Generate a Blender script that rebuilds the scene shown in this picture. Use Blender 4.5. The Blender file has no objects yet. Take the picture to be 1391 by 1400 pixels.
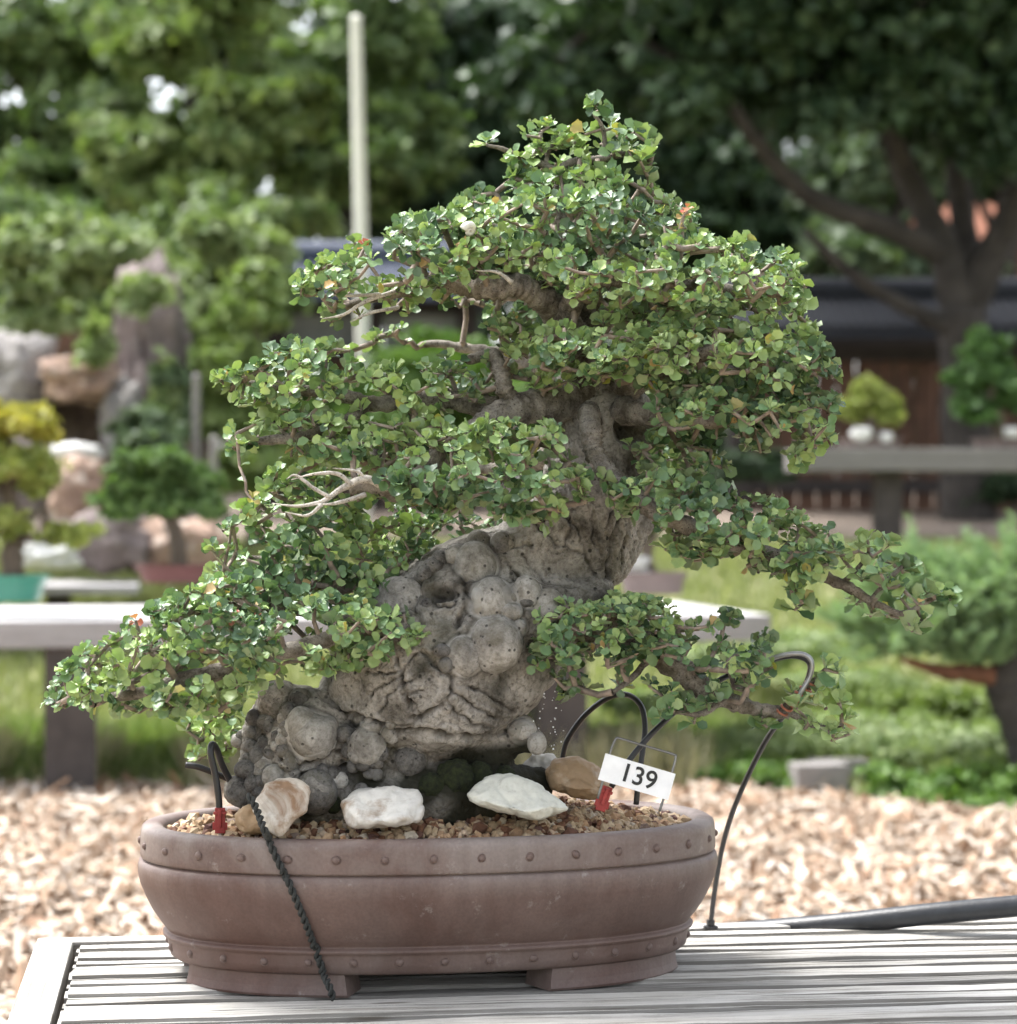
import bpy, bmesh, math, random
import numpy as np
from mathutils import Vector, Matrix, noise
from mathutils.bvhtree import BVHTree

rad = math.radians
rng = np.random.default_rng(11)
random.seed(11)
SC = bpy.context.scene
COL = SC.collection

# ------------------------------------------------------------------ camera, sky, sun, exposure
ZC = 1.05                       # eye height above the ground
FPX = 3338.0                    # focal length in photograph pixels (1391 wide)
cam_d = bpy.data.cameras.new('camera')
cam = bpy.data.objects.new('camera', cam_d); COL.objects.link(cam)
cam.location = (0, 0, ZC); cam.rotation_euler = (rad(90), 0, 0)
cam_d.sensor_fit = 'HORIZONTAL'; cam_d.sensor_width = 36.0
cam_d.lens = 36.0 * FPX / 1391.0
cam_d.clip_start = 0.05; cam_d.clip_end = 2000
cam_d.dof.use_dof = True; cam_d.dof.focus_distance = 3.0; cam_d.dof.aperture_fstop = 5.0
SC.camera = cam

SUN_EL, SUN_AZ = 62.0, -62.0     # azimuth measured from +Y (away from camera) clockwise
world = bpy.data.worlds.new('World'); SC.world = world; world.use_nodes = True
wn = world.node_tree.nodes; wl = world.node_tree.links; wn.clear()
sky = wn.new('ShaderNodeTexSky'); sky.sky_type = 'NISHITA'; sky.sun_disc = False
sky.sun_elevation = rad(SUN_EL); sky.sun_rotation = rad(SUN_AZ)
sky.air_density = 1.0; sky.dust_density = 3.0; sky.ozone_density = 1.0
hs = wn.new('ShaderNodeHueSaturation'); hs.inputs['Saturation'].default_value = 0.30
bg = wn.new('ShaderNodeBackground'); bg.inputs['Strength'].default_value = 0.122
wo = wn.new('ShaderNodeOutputWorld')
wl.new(sky.outputs[0], hs.inputs['Color']); wl.new(hs.outputs[0], bg.inputs[0]); wl.new(bg.outputs[0], wo.inputs[0])
sd = bpy.data.lights.new('sun', 'SUN'); sd.energy = 2.35; sd.angle = rad(20); sd.color = (1.0, 0.98, 0.95)
sun = bpy.data.objects.new('sun', sd); COL.objects.link(sun)
az = rad(SUN_AZ); el = rad(SUN_EL)
to_sun = Vector((math.sin(az) * math.cos(el), math.cos(az) * math.cos(el), math.sin(el)))
sun.rotation_euler = to_sun.to_track_quat('Z', 'Y').to_euler()
SC.view_settings.view_transform = 'Standard'; SC.view_settings.look = 'None'
SC.view_settings.exposure = 1.9; SC.view_settings.gamma = 1.0
SC.view_settings.use_curve_mapping = False
SC.cycles.max_bounces = 3; SC.cycles.diffuse_bounces = 2; SC.cycles.glossy_bounces = 2; SC.cycles.transmission_bounces = 3; SC.cycles.transparent_max_bounces = 4
SC.cycles.use_adaptive_sampling = True; SC.cycles.adaptive_threshold = 0.03
SC.cycles.use_denoising = True

# ------------------------------------------------------------------ helpers
def P(px, py, Y):
    """point of the place at distance Y that the photograph shows at (px, py)"""
    return Vector(((px - 695.5) / FPX * Y, Y, ZC - (py - 700.0) / FPX * Y))
def S(px, Y=3.1): return px / FPX * Y
def proj(v):
    v = np.asarray(v); return np.stack([695.5 + v[:, 0] / v[:, 1] * FPX, 700 - (v[:, 2] - ZC) / v[:, 1] * FPX], 1)

def tag(o, label=None, cat=None, group=None, kind=None):
    if label: o['label'] = label
    if cat: o['category'] = cat
    if group: o['group'] = group
    if kind: o['kind'] = kind
    return o
def empty(name, loc, label, cat, group=None):
    o = bpy.data.objects.new(name, None); COL.objects.link(o); o.location = loc
    o.empty_display_size = 0.05
    return tag(o, label, cat, group)
def obj(name, me, mat=None, parent=None):
    o = bpy.data.objects.new(name, me); COL.objects.link(o)
    if mat is not None and not me.materials: me.materials.append(mat)
    if parent is not None: adopt(o, parent)
    return o
def wloc(o):
    v = Vector(o.location)
    while o.parent is not None:
        o = o.parent; 
    return v
def adopt(o, parent):
    top = parent
    while top.parent is not None: top = top.parent
    o.parent = parent
    # every part keeps world coordinates
    if parent.parent is None: o.matrix_parent_inverse = Matrix.Translation(-Vector(parent.location))
    else: o.matrix_parent_inverse = Matrix.Identity(4)
def mesh_np(name, V, F, smooth=True, matidx=None):
    V = np.ascontiguousarray(V, dtype=np.float32); F = np.ascontiguousarray(F, dtype=np.int32)
    me = bpy.data.meshes.new(name); n, k = F.shape
    me.vertices.add(len(V)); me.vertices.foreach_set('co', V.ravel())
    me.loops.add(n * k); me.loops.foreach_set('vertex_index', F.ravel())
    me.polygons.add(n); me.polygons.foreach_set('loop_start', np.arange(0, n * k, k, dtype=np.int32))
    me.polygons.foreach_set('loop_total', np.full(n, k, dtype=np.int32))
    if matidx is not None: me.polygons.foreach_set('material_index', np.ascontiguousarray(matidx, dtype=np.int32))
    me.polygons.foreach_set('use_smooth', np.full(n, smooth, dtype=bool))
    me.update(calc_edges=True); me.validate()
    return me
def mesh_py(name, V, F, smooth=False):
    me = bpy.data.meshes.new(name); me.from_pydata([tuple(v) for v in V], [], F); me.update()
    if smooth: me.polygons.foreach_set('use_smooth', [True] * len(me.polygons))
    return me
def scatter(tv, tf, R, scale, pos):
    """template (n,3),(m,k) placed N times -> V,F"""
    N = len(pos); n = len(tv)
    sc = np.asarray(scale).reshape(N, 1, -1)
    V = np.einsum('nij,nvj->nvi', R, tv[None] * sc) + pos[:, None]
    F = tf[None] + (np.arange(N) * n)[:, None, None]
    return V.reshape(-1, 3), F.reshape(-1, tf.shape[1])
def norm(a): return a / np.maximum(np.linalg.norm(a, axis=-1, keepdims=True), 1e-9)
def frames(d, nrm):
    """rotation with local y along d and local z near nrm"""
    y = norm(d); x = norm(np.cross(y, nrm)); z = np.cross(x, y)
    return np.stack([x, y, z], -1)
def rand_dirs(n): return norm(rng.normal(size=(n, 3)))
def rand_rot(n): return frames(rand_dirs(n), rand_dirs(n))
def smooth_path(pts, step=4):
    p = [np.array(q, float) for q in pts]
    if len(p) < 3: p = [p[0], (p[0] + p[-1]) / 2, p[-1]]
    p = [2 * p[0] - p[1]] + p + [2 * p[-1] - p[-2]]
    out = []
    for i in range(1, len(p) - 2):
        for k in range(step):
            t = k / step; a, b, c, d = p[i - 1], p[i], p[i + 1], p[i + 2]
            out.append(.5 * (2 * b + (c - a) * t + (2 * a - 5 * b + 4 * c - d) * t * t + (3 * b - a - 3 * c + d) * t ** 3))
    out.append(p[-2]); return np.array(out)
def tube_vf(path, radii, sides=8, rough=0.0, cap=True, seed=0):
    path = np.asarray(path, float); n = len(path)
    radii = np.interp(np.linspace(0, 1, n), np.linspace(0, 1, len(radii)), radii) if np.ndim(radii) else np.full(n, radii)
    t = norm(np.gradient(path, axis=0)); up = np.array([0, 0, 1.0]) if abs(t[0][2]) < .9 else np.array([1.0, 0, 0])
    V = []; x = norm(np.cross(t[0], up))
    r2 = np.random.default_rng(seed)
    for i in range(n):
        x = norm(x - t[i] * np.dot(x, t[i])); y = np.cross(t[i], x)
        rr = radii[i] * (1 + rough * r2.normal(size=sides))
        a = np.arange(sides) / sides * 2 * math.pi
        V.append(path[i] + (np.cos(a) * rr)[:, None] * x + (np.sin(a) * rr)[:, None] * y)
    V = list(np.concatenate(V)); F = []
    for i in range(n - 1):
        for k in range(sides):
            a = i * sides + k; b = i * sides + (k + 1) % sides
            F.append((a, b, b + sides, a + sides))
    if cap:
        F.append(tuple(range(sides))[::-1]); F.append(tuple(range((n - 1) * sides, n * sides)))
    return V, F
def tube(name, pts, radii, mat, parent=None, sides=8, step=4, rough=0.0, seed=0):
    V, F = tube_vf(smooth_path(pts, step), radii, sides, rough, True, seed)
    return obj(name, mesh_py(name, V, F, True), mat, parent)
def join_vf(parts):
    V = []; F = []
    for v, f in parts:
        o = len(V); V += list(v); F += [tuple(i + o for i in q) for q in f]
    return V, F
def box_vf(cx, cy, cz, sx, sy, sz, rz=0.0, bev=0.0):
    bm = bmesh.new(); bmesh.ops.create_cube(bm, size=1.0)
    bmesh.ops.scale(bm, vec=(sx, sy, sz), verts=bm.verts)
    if bev > 0: bmesh.ops.bevel(bm, geom=list(bm.edges), offset=bev, segments=2, profile=.6, affect='EDGES')
    bmesh.ops.rotate(bm, cent=(0, 0, 0), matrix=Matrix.Rotation(rz, 3, 'Z'), verts=bm.verts)
    bmesh.ops.translate(bm, vec=(cx, cy, cz), verts=bm.verts)
    V = [np.array(v.co) for v in bm.verts]; F = [tuple(v.index for v in f.verts) for f in bm.faces]
    bm.free(); return V, F
def box(name, c, s, mat, parent=None, rz=0.0, bev=0.0):
    V, F = box_vf(*c, *s, rz, bev); return obj(name, mesh_py(name, V, F), mat, parent)
def ico(sub):
    bm = bmesh.new(); bmesh.ops.create_icosphere(bm, subdivisions=sub, radius=1.0)
    V = np.array([v.co[:] for v in bm.verts]); F = np.array([[v.index for v in f.verts] for f in bm.faces]); bm.free()
    return V, F
ICO = {k: ico(k) for k in (1, 2, 3, 4)}
def fbm(p, oct=3):
    s = 0; a = 1.0
    for k in range(oct):
        s += a * noise.noise(Vector(p)); p = Vector(p) * 2.03; a *= .5
    return s

# ------------------------------------------------------------------ materials
def mat_new(name):
    m = bpy.data.materials.new(name); m.use_nodes = True
    nt = m.node_tree; b = nt.nodes['Principled BSDF']
    return m, nt, b
def node(nt, typ, **kw):
    n = nt.nodes.new(typ)
    for k, v in kw.items():
        if hasattr(n, k): setattr(n, k, v)
        else: n.inputs[k].default_value = v
    return n
def ramp(nt, fac, stops):
    r = nt.nodes.new('ShaderNodeValToRGB'); e = r.color_ramp.elements
    while len(e) < len(stops): e.new(.5)
    for q, (p, c) in zip(e, stops): q.position = p; q.color = (*c, 1)
    nt.links.new(fac, r.inputs[0]); return r.outputs[0]
def coords(nt, scale=(1, 1, 1), randomise=False, kind='Object'):
    tc = nt.nodes.new('ShaderNodeTexCoord'); mp = nt.nodes.new('ShaderNodeMapping'); mp.inputs['Scale'].default_value = scale
    nt.links.new(tc.outputs[kind], mp.inputs[0])
    if randomise:
        oi = nt.nodes.new('ShaderNodeObjectInfo'); mu = nt.nodes.new('ShaderNodeMath'); mu.operation = 'MULTIPLY'; mu.inputs[1].default_value = 37.0
        nt.links.new(oi.outputs['Random'], mu.inputs[0]); nt.links.new(mu.outputs[0], mp.inputs['Location'])
    return mp.outputs[0]
def noise_tex(nt, vec, scale, detail=6, rough=.6, dist=0.0):
    n = node(nt, 'ShaderNodeTexNoise'); n.inputs['Scale'].default_value = scale; n.inputs['Detail'].default_value = detail
    n.inputs['Roughness'].default_value = rough; n.inputs['Distortion'].default_value = dist
    nt.links.new(vec, n.inputs['Vector']); return n.outputs['Fac']
def mixc(nt, fac, a, b, mode='MIX'):
    m = nt.nodes.new('ShaderNodeMix'); m.data_type = 'RGBA'; m.blend_type = mode
    for sock, v in ((m.inputs[0], fac), (m.inputs[6], a), (m.inputs[7], b)):
        if isinstance(v, (int, float)): sock.default_value = v
        elif isinstance(v, tuple): sock.default_value = (*v, 1)
        else: nt.links.new(v, sock)
    return m.outputs[2]
def bump(nt, b, h, strength, dist=.01):
    n = nt.nodes.new('ShaderNodeBump'); n.inputs['Strength'].default_value = strength; n.inputs['Distance'].default_value = dist
    nt.links.new(h, n.inputs['Height']); nt.links.new(n.outputs[0], b.inputs['Normal'])
def simple(name, c, rough=.6, var=.25, scale=8, bmp=.2, metal=0.0, dist=.004, randomise=False):
    m, nt, b = mat_new(name); v = coords(nt, randomise=randomise)
    f = noise_tex(nt, v, scale)
    lo = tuple(x * (1 - var) for x in c); hi = tuple(min(1, x * (1 + var)) for x in c)
    nt.links.new(ramp(nt, f, [(.3, lo), (.7, hi)]), b.inputs['Base Color'])
    b.inputs['Roughness'].default_value = rough; b.inputs['Metallic'].default_value = metal
    if bmp: bump(nt, b, noise_tex(nt, v, scale * 6), bmp, dist)
    return m
def leaf_mat(name, lo, hi, back=None, trans=.25, rough=.45, spec=.4, tr_tint=(1.0, 1.15, .45)):
    m, nt, b = mat_new(name)
    g = nt.nodes.new('ShaderNodeNewGeometry')
    c = ramp(nt, g.outputs['Random Per Island'], [(0, lo), (1, hi)])
    if back: 
        cb = mixc(nt, g.outputs['Backfacing'], c, back)
    else: cb = c
    nt.links.new(cb, b.inputs['Base Color']); b.inputs['Roughness'].default_value = rough
    b.inputs['Specular IOR Level'].default_value = spec
    t = nt.nodes.new('ShaderNodeBsdfTranslucent'); tc = mixc(nt, 1.0, c, tr_tint, 'MULTIPLY')
    nt.links.new(tc, t.inputs[0])
    mx = nt.nodes.new('ShaderNodeMixShader'); mx.inputs[0].default_value = trans
    nt.links.new(b.outputs[0], mx.inputs[1]); nt.links.new(t.outputs[0], mx.inputs[2])
    nt.links.new(mx.outputs[0], nt.nodes['Material Output'].inputs[0])
    return m
def island_mat(name, stops, rough=.8, bmp=0.0, scale=60):
    m, nt, b = mat_new(name); g = nt.nodes.new('ShaderNodeNewGeometry')
    c = ramp(nt, g.outputs['Random Per Island'], stops)
    v = coords(nt); f = noise_tex(nt, v, scale)
    c = mixc(nt, .55, c, ramp(nt, f, [(.3, (.45, .45, .45)), (.7, (1, 1, 1))]), 'MULTIPLY')
    nt.links.new(c, b.inputs['Base Color']); b.inputs['Roughness'].default_value = rough
    if bmp: bump(nt, b, f, bmp, .002)
    return m

def bark_mat(name, dark, light, moss=None, scale=14, crack=True, attr=True, bstr=.85, grain=.8):
    m, nt, b = mat_new(name); v = coords(nt)
    f = noise_tex(nt, v, scale, 8, .65); c = ramp(nt, f, [(.37, dark), (.56, light)])
    f2 = noise_tex(nt, v, scale * 9, 6, .75, .6)
    c = mixc(nt, grain, c, ramp(nt, f2, [(.36, (.36, .34, .31)), (.54, (1, 1, 1))]), 'MULTIPLY')
    if attr:
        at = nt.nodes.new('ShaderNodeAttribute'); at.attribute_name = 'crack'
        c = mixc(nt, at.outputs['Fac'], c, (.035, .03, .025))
        ap = nt.nodes.new('ShaderNodeAttribute'); ap.attribute_name = 'pale'
        c = mixc(nt, ap.outputs['Fac'], c, ramp(nt, f, [(.36, (.19, .178, .16)), (.58, (.43, .412, .38))]))
        ol = ramp(nt, noise_tex(nt, v, 9, 5, .6), [(.54, (0, 0, 0)), (.68, (.45, .45, .45))]); c = mixc(nt, ol, c, (.13, .12, .07))
        am = nt.nodes.new('ShaderNodeAttribute'); am.attribute_name = 'moss'
        if moss: c = mixc(nt, am.outputs['Fac'], c, moss)
    if not attr:
        ol = ramp(nt, noise_tex(nt, v, 26, 5, .65), [(.50, (0, 0, 0)), (.66, (.6, .6, .6))]); c = mixc(nt, ol, c, (.105, .092, .058))
    # pores
    vo = node(nt, 'ShaderNodeTexVoronoi'); vo.inputs['Scale'].default_value = scale * 5; nt.links.new(v, vo.inputs['Vector'])
    pore = ramp(nt, vo.outputs['Distance'], [(.13, (0, 0, 0)), (.22, (1, 1, 1))])
    sel = ramp(nt, noise_tex(nt, v, scale * 3, 2), [(.44, (1, 1, 1)), (.52, (0, 0, 0))])
    pore = mixc(nt, sel, pore, (1, 1, 1))
    c = mixc(nt, .75, c, pore, 'MULTIPLY')
    nt.links.new(c, b.inputs['Base Color']); b.inputs['Roughness'].default_value = .85
    b.inputs['Specular IOR Level'].default_value = .2
    h = mixc(nt, .5, f2, pore, 'MULTIPLY')
    bump(nt, b, h, bstr, .003)
    return m

M = {}
M['bark'] = bark_mat('grey_bark', (.085, .076, .064), (.385, .362, .328), (.018, .018, .010))
M['burl'] = bark_mat('burl_bark', (.19, .178, .16), (.43, .412, .38), None, 18, attr=False, grain=.6)
M['burl_dark'] = bark_mat('burl_dark_bark', (.075, .07, .066), (.22, .212, .20), None, 26, attr=False)
M['branch'] = bark_mat('branch_bark', (.10, .085, .07), (.32, .29, .25), None, 40, attr=False)
M['deadwood'] = bark_mat('deadwood', (.36, .33, .29), (.62, .58, .52), None, 40, attr=False, bstr=.3)
M['twig'] = simple('twig_bark', (.23, .185, .15), .8, .55, 60, .3)
M['oak_bark'] = simple('oak_bark', (.046, .040, .035), .95, .45, 5, .7, dist=.05)
M['tree_bark'] = simple('tree_bark', (.12, .095, .072), .9, .4, 6, .6, dist=.03)
BACK = (.22, .29, .15)
M['leaf_a'] = leaf_mat('leaf_sage', (.105, .195, .085), (.215, .325, .15), BACK, .16, .42, .5)
M['leaf_b'] = leaf_mat('leaf_light', (.235, .35, .115), (.37, .47, .205), (.28, .36, .19), .18, .42, .5)
M['leaf_c'] = leaf_mat('leaf_deep', (.055, .11, .055), (.11, .18, .095), (.16, .22, .13), .2, .40, .5)
M['leaf_d'] = leaf_mat('leaf_yellow', (.36, .36, .07), (.42, .34, .13), (.4, .38, .2))
M['leaf_e'] = leaf_mat('leaf_tan', (.42, .27, .10), (.50, .36, .18), (.5, .38, .22))
M['leaf_f'] = leaf_mat('leaf_red', (.48, .12, .09), (.50, .22, .13), (.5, .25, .18))

def bgleaf(name, lo, hi, trans=.3): return leaf_mat(name, lo, hi, None, trans, .5, .3)
M['tree_a'] = bgleaf('tree_leaf_mid', (.085, .14, .055), (.20, .27, .11))
M['tree_b'] = bgleaf('tree_leaf_yellowish', (.12, .185, .065), (.26, .32, .125))
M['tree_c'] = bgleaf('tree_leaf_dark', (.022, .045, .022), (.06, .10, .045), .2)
M['tree_d'] = bgleaf('tree_leaf_greyish', (.06, .10, .055), (.15, .20, .11))
M['yellow_leaf'] = bgleaf('yellow_leaf', (.28, .28, .06), (.46, .40, .09))
M['yellowgreen_leaf'] = bgleaf('yellow_green_leaf', (.20, .26, .06), (.38, .41, .13))
M['juniper'] = bgleaf('juniper_needles', (.07, .13, .045), (.16, .25, .08))
M['pine'] = bgleaf('pine_needles', (.05, .11, .035), (.11, .20, .06))
M['spruce'] = bgleaf('spruce_needles', (.15, .25, .13), (.33, .44, .25))
M['shrub'] = bgleaf('shrub_leaf', (.06, .13, .025), (.16, .26, .06))
M['olive'] = bgleaf('olive_leaf', (.09, .14, .03), (.21, .27, .08))
M['conifer'] = bgleaf('conifer_spray', (.13, .20, .06), (.29, .36, .14))
M['climber'] = bgleaf('climber_leaf', (.13, .19, .075), (.32, .38, .19))
M['grass'] = bgleaf('grass_blade', (.17, .20, .08), (.36, .38, .19), .3)
M['mid_grass'] = bgleaf('mid_grass_blade', (.12, .19, .05), (.27, .33, .12), .3)
M['dry_grass'] = bgleaf('dry_grass_blade', (.30, .27, .16), (.48, .44, .30), .3)

def wood_weathered(name, base=(.50, .485, .455), dark=(.19, .175, .155), axis=0):
    m, nt, b = mat_new(name)
    sc = [60, 60, 60]; sc[axis] = 2.2
    v = coords(nt, tuple(sc), True); f = noise_tex(nt, v, 1.6, 9, .68, .4)
    sc2 = [125, 125, 125]; sc2[axis] = 2.6
    v2 = coords(nt, tuple(sc2), True); f2 = noise_tex(nt, v2, 1.5, 6, .7)
    oi = nt.nodes.new('ShaderNodeObjectInfo')
    tone = ramp(nt, oi.outputs['Random'], [(0, tuple(x * .60 for x in base)), (.5, base), (1, tuple(min(1, x * 1.28) for x in base))])
    c = mixc(nt, ramp(nt, f, [(.37, (.42, .42, .42)), (.47, (0, 0, 0))]), tone, dark)
    c = mixc(nt, .85, c, ramp(nt, f2, [(.38, (.30, .28, .25)), (.50, (1, 1, 1))]), 'MULTIPLY')
    v3 = coords(nt, (3, 3, 3), True); f3 = noise_tex(nt, v3, 1.5, 4)
    c = mixc(nt, .5, c, ramp(nt, f3, [(.35, (.62, .60, .55)), (.6, (1, 1, 1))]), 'MULTIPLY')
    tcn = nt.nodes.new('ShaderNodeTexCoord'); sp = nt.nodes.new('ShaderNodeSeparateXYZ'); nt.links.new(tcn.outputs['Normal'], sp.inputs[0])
    c = mixc(nt, ramp(nt, sp.outputs['Z'], [(.3, (.65, .65, .65)), (.8, (0, 0, 0))]), c, tuple(x * .8 for x in dark))   # board sides darkened by normal: shade of the gaps put into the colour
    kv = coords(nt, (1, 5, 5) if axis == 0 else (5, 1, 5), True); kn = node(nt, 'ShaderNodeTexVoronoi'); kn.inputs['Scale'].default_value = 3.2; nt.links.new(kv, kn.inputs['Vector'])
    c = mixc(nt, ramp(nt, kn.outputs['Distance'], [(.05, (.7, .7, .7)), (.10, (0, 0, 0))]), c, (.10, .08, .06))
    nt.links.new(c, b.inputs['Base Color']); b.inputs['Roughness'].default_value = .75
    b.inputs['Specular IOR Level'].default_value = .3
    h = mixc(nt, .5, f, f2); bump(nt, b, h, .8, .004)
    return m
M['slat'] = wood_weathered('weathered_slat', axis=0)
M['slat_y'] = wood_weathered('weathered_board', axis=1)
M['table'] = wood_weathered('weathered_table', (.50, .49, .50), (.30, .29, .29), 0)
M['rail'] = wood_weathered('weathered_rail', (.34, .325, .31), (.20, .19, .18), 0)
M['post'] = simple('dark_post_timber', (.06, .05, .045), .85, .3, 12, .4)
M['brown_board'] = simple('brown_board', (.085, .042, .025), .8, .45, 5, .4, randomise=True)
M['dark_timber'] = simple('dark_timber', (.03, .024, .022), .8, .3, 8, .3)
M['roof_tile'] = simple('navy_roof_tile', (.014, .017, .026), .8, .3, 10, .2)
M['roof_tile_l'] = simple('blue_roof_tile', (.055, .07, .11), .6, .25, 10, .3)
M['plaster'] = simple('pale_plaster', (.26, .28, .28), .9, .2, 4, .1)
M['terracotta'] = simple('terracotta', (.20, .075, .04), .9, .25, 5, .2)
M['pole'] = simple('cream_pole_paint', (.62, .62, .54), .5, .06, 3, 0)
M['black_plastic'] = simple('black_tubing', (.016, .016, .018), .38, .2, 30, .1)
M['grey_hose'] = simple('dark_hose', (.022, .024, .028), .42, .35, 40, .15)
M['red_plastic'] = simple('red_plastic', (.30, .03, .026), .5, .3, 60, .2)
M['copper'] = simple('copper_wire', (.42, .16, .10), .4, .2, 60, .1, .6)
M['steel'] = simple('steel_wire', (.20, .20, .19), .38, .2, 60, .05, .8)
M['alu'] = simple('dull_wire', (.33, .33, .33), .35, .2, 60, .05, .7)
M['white_card'] = simple('white_plate', (.82, .83, .84), .4, .06, 60, .05)
M['ink'] = simple('black_ink', (.012, .012, .012), .5, 0, 6, 0)
M['rope'] = simple('black_cord', (.032, .034, .031), .8, .6, 300, .5)
M['shell'] = simple('snail_shell', (.70, .68, .63), .4, .12, 100, .1)
M['droplet'] = simple('water_droplet', (.9, .92, .95), .1, 0, 5, 0)
M['teal'] = simple('teal_glaze', (.06, .27, .19), .3, .15, 6, .05)
M['dark_red_pot'] = simple('dark_red_pot', (.13, .045, .04), .55, .2, 8, .1)
M['grey_pot'] = simple('grey_brown_pot', (.17, .13, .12), .6, .2, 8, .1)
M['concrete'] = simple('concrete_block', (.22, .205, .195), .9, .2, 20, .4)
M['soil'] = simple('dark_soil', (.075, .05, .032), .95, .5, 60, .9, dist=.01)
M['moss'] = simple('moss', (.030, .040, .010), .95, .8, 160, 1.0, dist=.008)
M['gravel'] = island_mat('gravel', [(0, (.10, .045, .03)), (.2, (.22, .10, .05)), (.36, (.40, .28, .16)), (.62, (.52, .40, .26)), (.8, (.42, .24, .12)), (.92, (.62, .54, .42)), (1, (.12, .05, .04))], .8, .4, 300)
M['chips'] = island_mat('wood_chips', [(0, (.15, .085, .05)), (.16, (.33, .20, .12)), (.42, (.47, .35, .25)), (.72, (.58, .475, .375)), (1, (.72, .655, .575))], .85, .2, 40)

def pot_mat():
    m, nt, b = mat_new('unglazed_clay'); v = coords(nt)
    f = noise_tex(nt, v, 9, 6, .6); c = ramp(nt, f, [(.3, (.090, .046, .036)), (.7, (.142, .080, .064))])
    f2 = noise_tex(nt, v, 5, 7, .65, .6)
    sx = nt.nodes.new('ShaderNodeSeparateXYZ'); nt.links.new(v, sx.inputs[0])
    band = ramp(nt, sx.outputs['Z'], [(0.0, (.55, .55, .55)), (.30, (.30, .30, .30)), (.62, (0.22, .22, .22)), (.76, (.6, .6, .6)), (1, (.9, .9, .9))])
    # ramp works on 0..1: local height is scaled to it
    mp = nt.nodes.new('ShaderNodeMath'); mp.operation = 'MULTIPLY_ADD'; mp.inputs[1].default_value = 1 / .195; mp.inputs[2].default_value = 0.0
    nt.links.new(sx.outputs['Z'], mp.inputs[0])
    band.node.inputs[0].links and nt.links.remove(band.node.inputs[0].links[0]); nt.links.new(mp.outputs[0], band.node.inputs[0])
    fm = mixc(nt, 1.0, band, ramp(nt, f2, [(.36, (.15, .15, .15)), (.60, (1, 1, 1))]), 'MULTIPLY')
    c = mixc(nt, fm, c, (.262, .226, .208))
    vs = coords(nt, (22, 22, 2.5)); fs = noise_tex(nt, vs, 1.4, 6, .7, .3); c = mixc(nt, .35, c, ramp(nt, fs, [(.38, (.62, .58, .56)), (.6, (1, 1, 1))]), 'MULTIPLY')                        # mineral bloom
    sp = noise_tex(nt, v, 260, 3); c = mixc(nt, .3, c, ramp(nt, sp, [(.35, (.6, .6, .6)), (.6, (1, 1, 1))]), 'MULTIPLY')
    sc = noise_tex(nt, v, 30, 8, .75); c = mixc(nt, ramp(nt, sc, [(.60, (0, 0, 0)), (.72, (.55, .55, .55))]), c, (.36, .325, .305))
    nt.links.new(c, b.inputs['Base Color']); b.inputs['Roughness'].default_value = .55
    b.inputs['Specular IOR Level'].default_value = .35
    bump(nt, b, mixc(nt, .5, sp, f), .22, .002)
    return m
M['pot'] = pot_mat()
def stone_mat(name, base, stain, amt=.58, scale=16):
    m, nt, b = mat_new(name); v = coords(nt)
    f = noise_tex(nt, v, scale, 7, .65, .5); f2 = noise_tex(nt, v, scale * 5, 5, .7)
    c = mixc(nt, ramp(nt, f, [(amt, (0, 0, 0)), (amt + .14, (1, 1, 1))]), base, stain)
    c = mixc(nt, .45, c, ramp(nt, f2, [(.3, (.6, .58, .55)), (.55, (1, 1, 1))]), 'MULTIPLY')
    nt.links.new(c, b.inputs['Base Color']); b.inputs['Roughness'].default_value = .6
    bump(nt, b, mixc(nt, .5, f, f2), .6, .004); return m
M['quartz'] = stone_mat('white_quartz', (.60, .582, .545), (.24, .16, .095), .53)
M['quartz_st'] = stone_mat('stained_quartz', (.62, .58, .51), (.25, .15, .085), .49)
M['quartz_gn'] = stone_mat('greenish_quartz', (.60, .60, .53), (.20, .16, .13), .57)
M['brown_stone'] = stone_mat('brown_stone', (.34, .23, .13), (.55, .47, .37), .55)
def rock_mat(name, a, b_, spots):
    m, nt, b = mat_new(name); v = coords(nt)
    f = noise_tex(nt, v, 3, 8, .7); c = ramp(nt, f, [(.3, a), (.65, b_)])
    f2 = noise_tex(nt, v, 9, 5, .7); c = mixc(nt, ramp(nt, f2, [(.55, (0, 0, 0)), (.68, (1, 1, 1))]), c, spots)
    nt.links.new(c, b.inputs['Base Color']); b.inputs['Roughness'].default_value = .9
    bump(nt, b, f2, .8, .03); return m
M['rock_grey'] = rock_mat('grey_rock', (.09, .083, .08), (.28, .262, .25), (.36, .35, .33))
M['rock_brown'] = rock_mat('brown_rock', (.16, .10, .075), (.40, .28, .21), (.48, .42, .36))
M['rock_mauve'] = rock_mat('mauve_rock', (.07, .055, .052), (.20, .16, .15), (.27, .24, .225))
M['rock_pale'] = rock_mat('pale_rock', (.50, .50, .49), (.68, .68, .66), (.6, .57, .5))
M['rock_cave'] = rock_mat('dark_rock', (.03, .025, .022), (.09, .06, .045), (.12, .10, .09))
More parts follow.
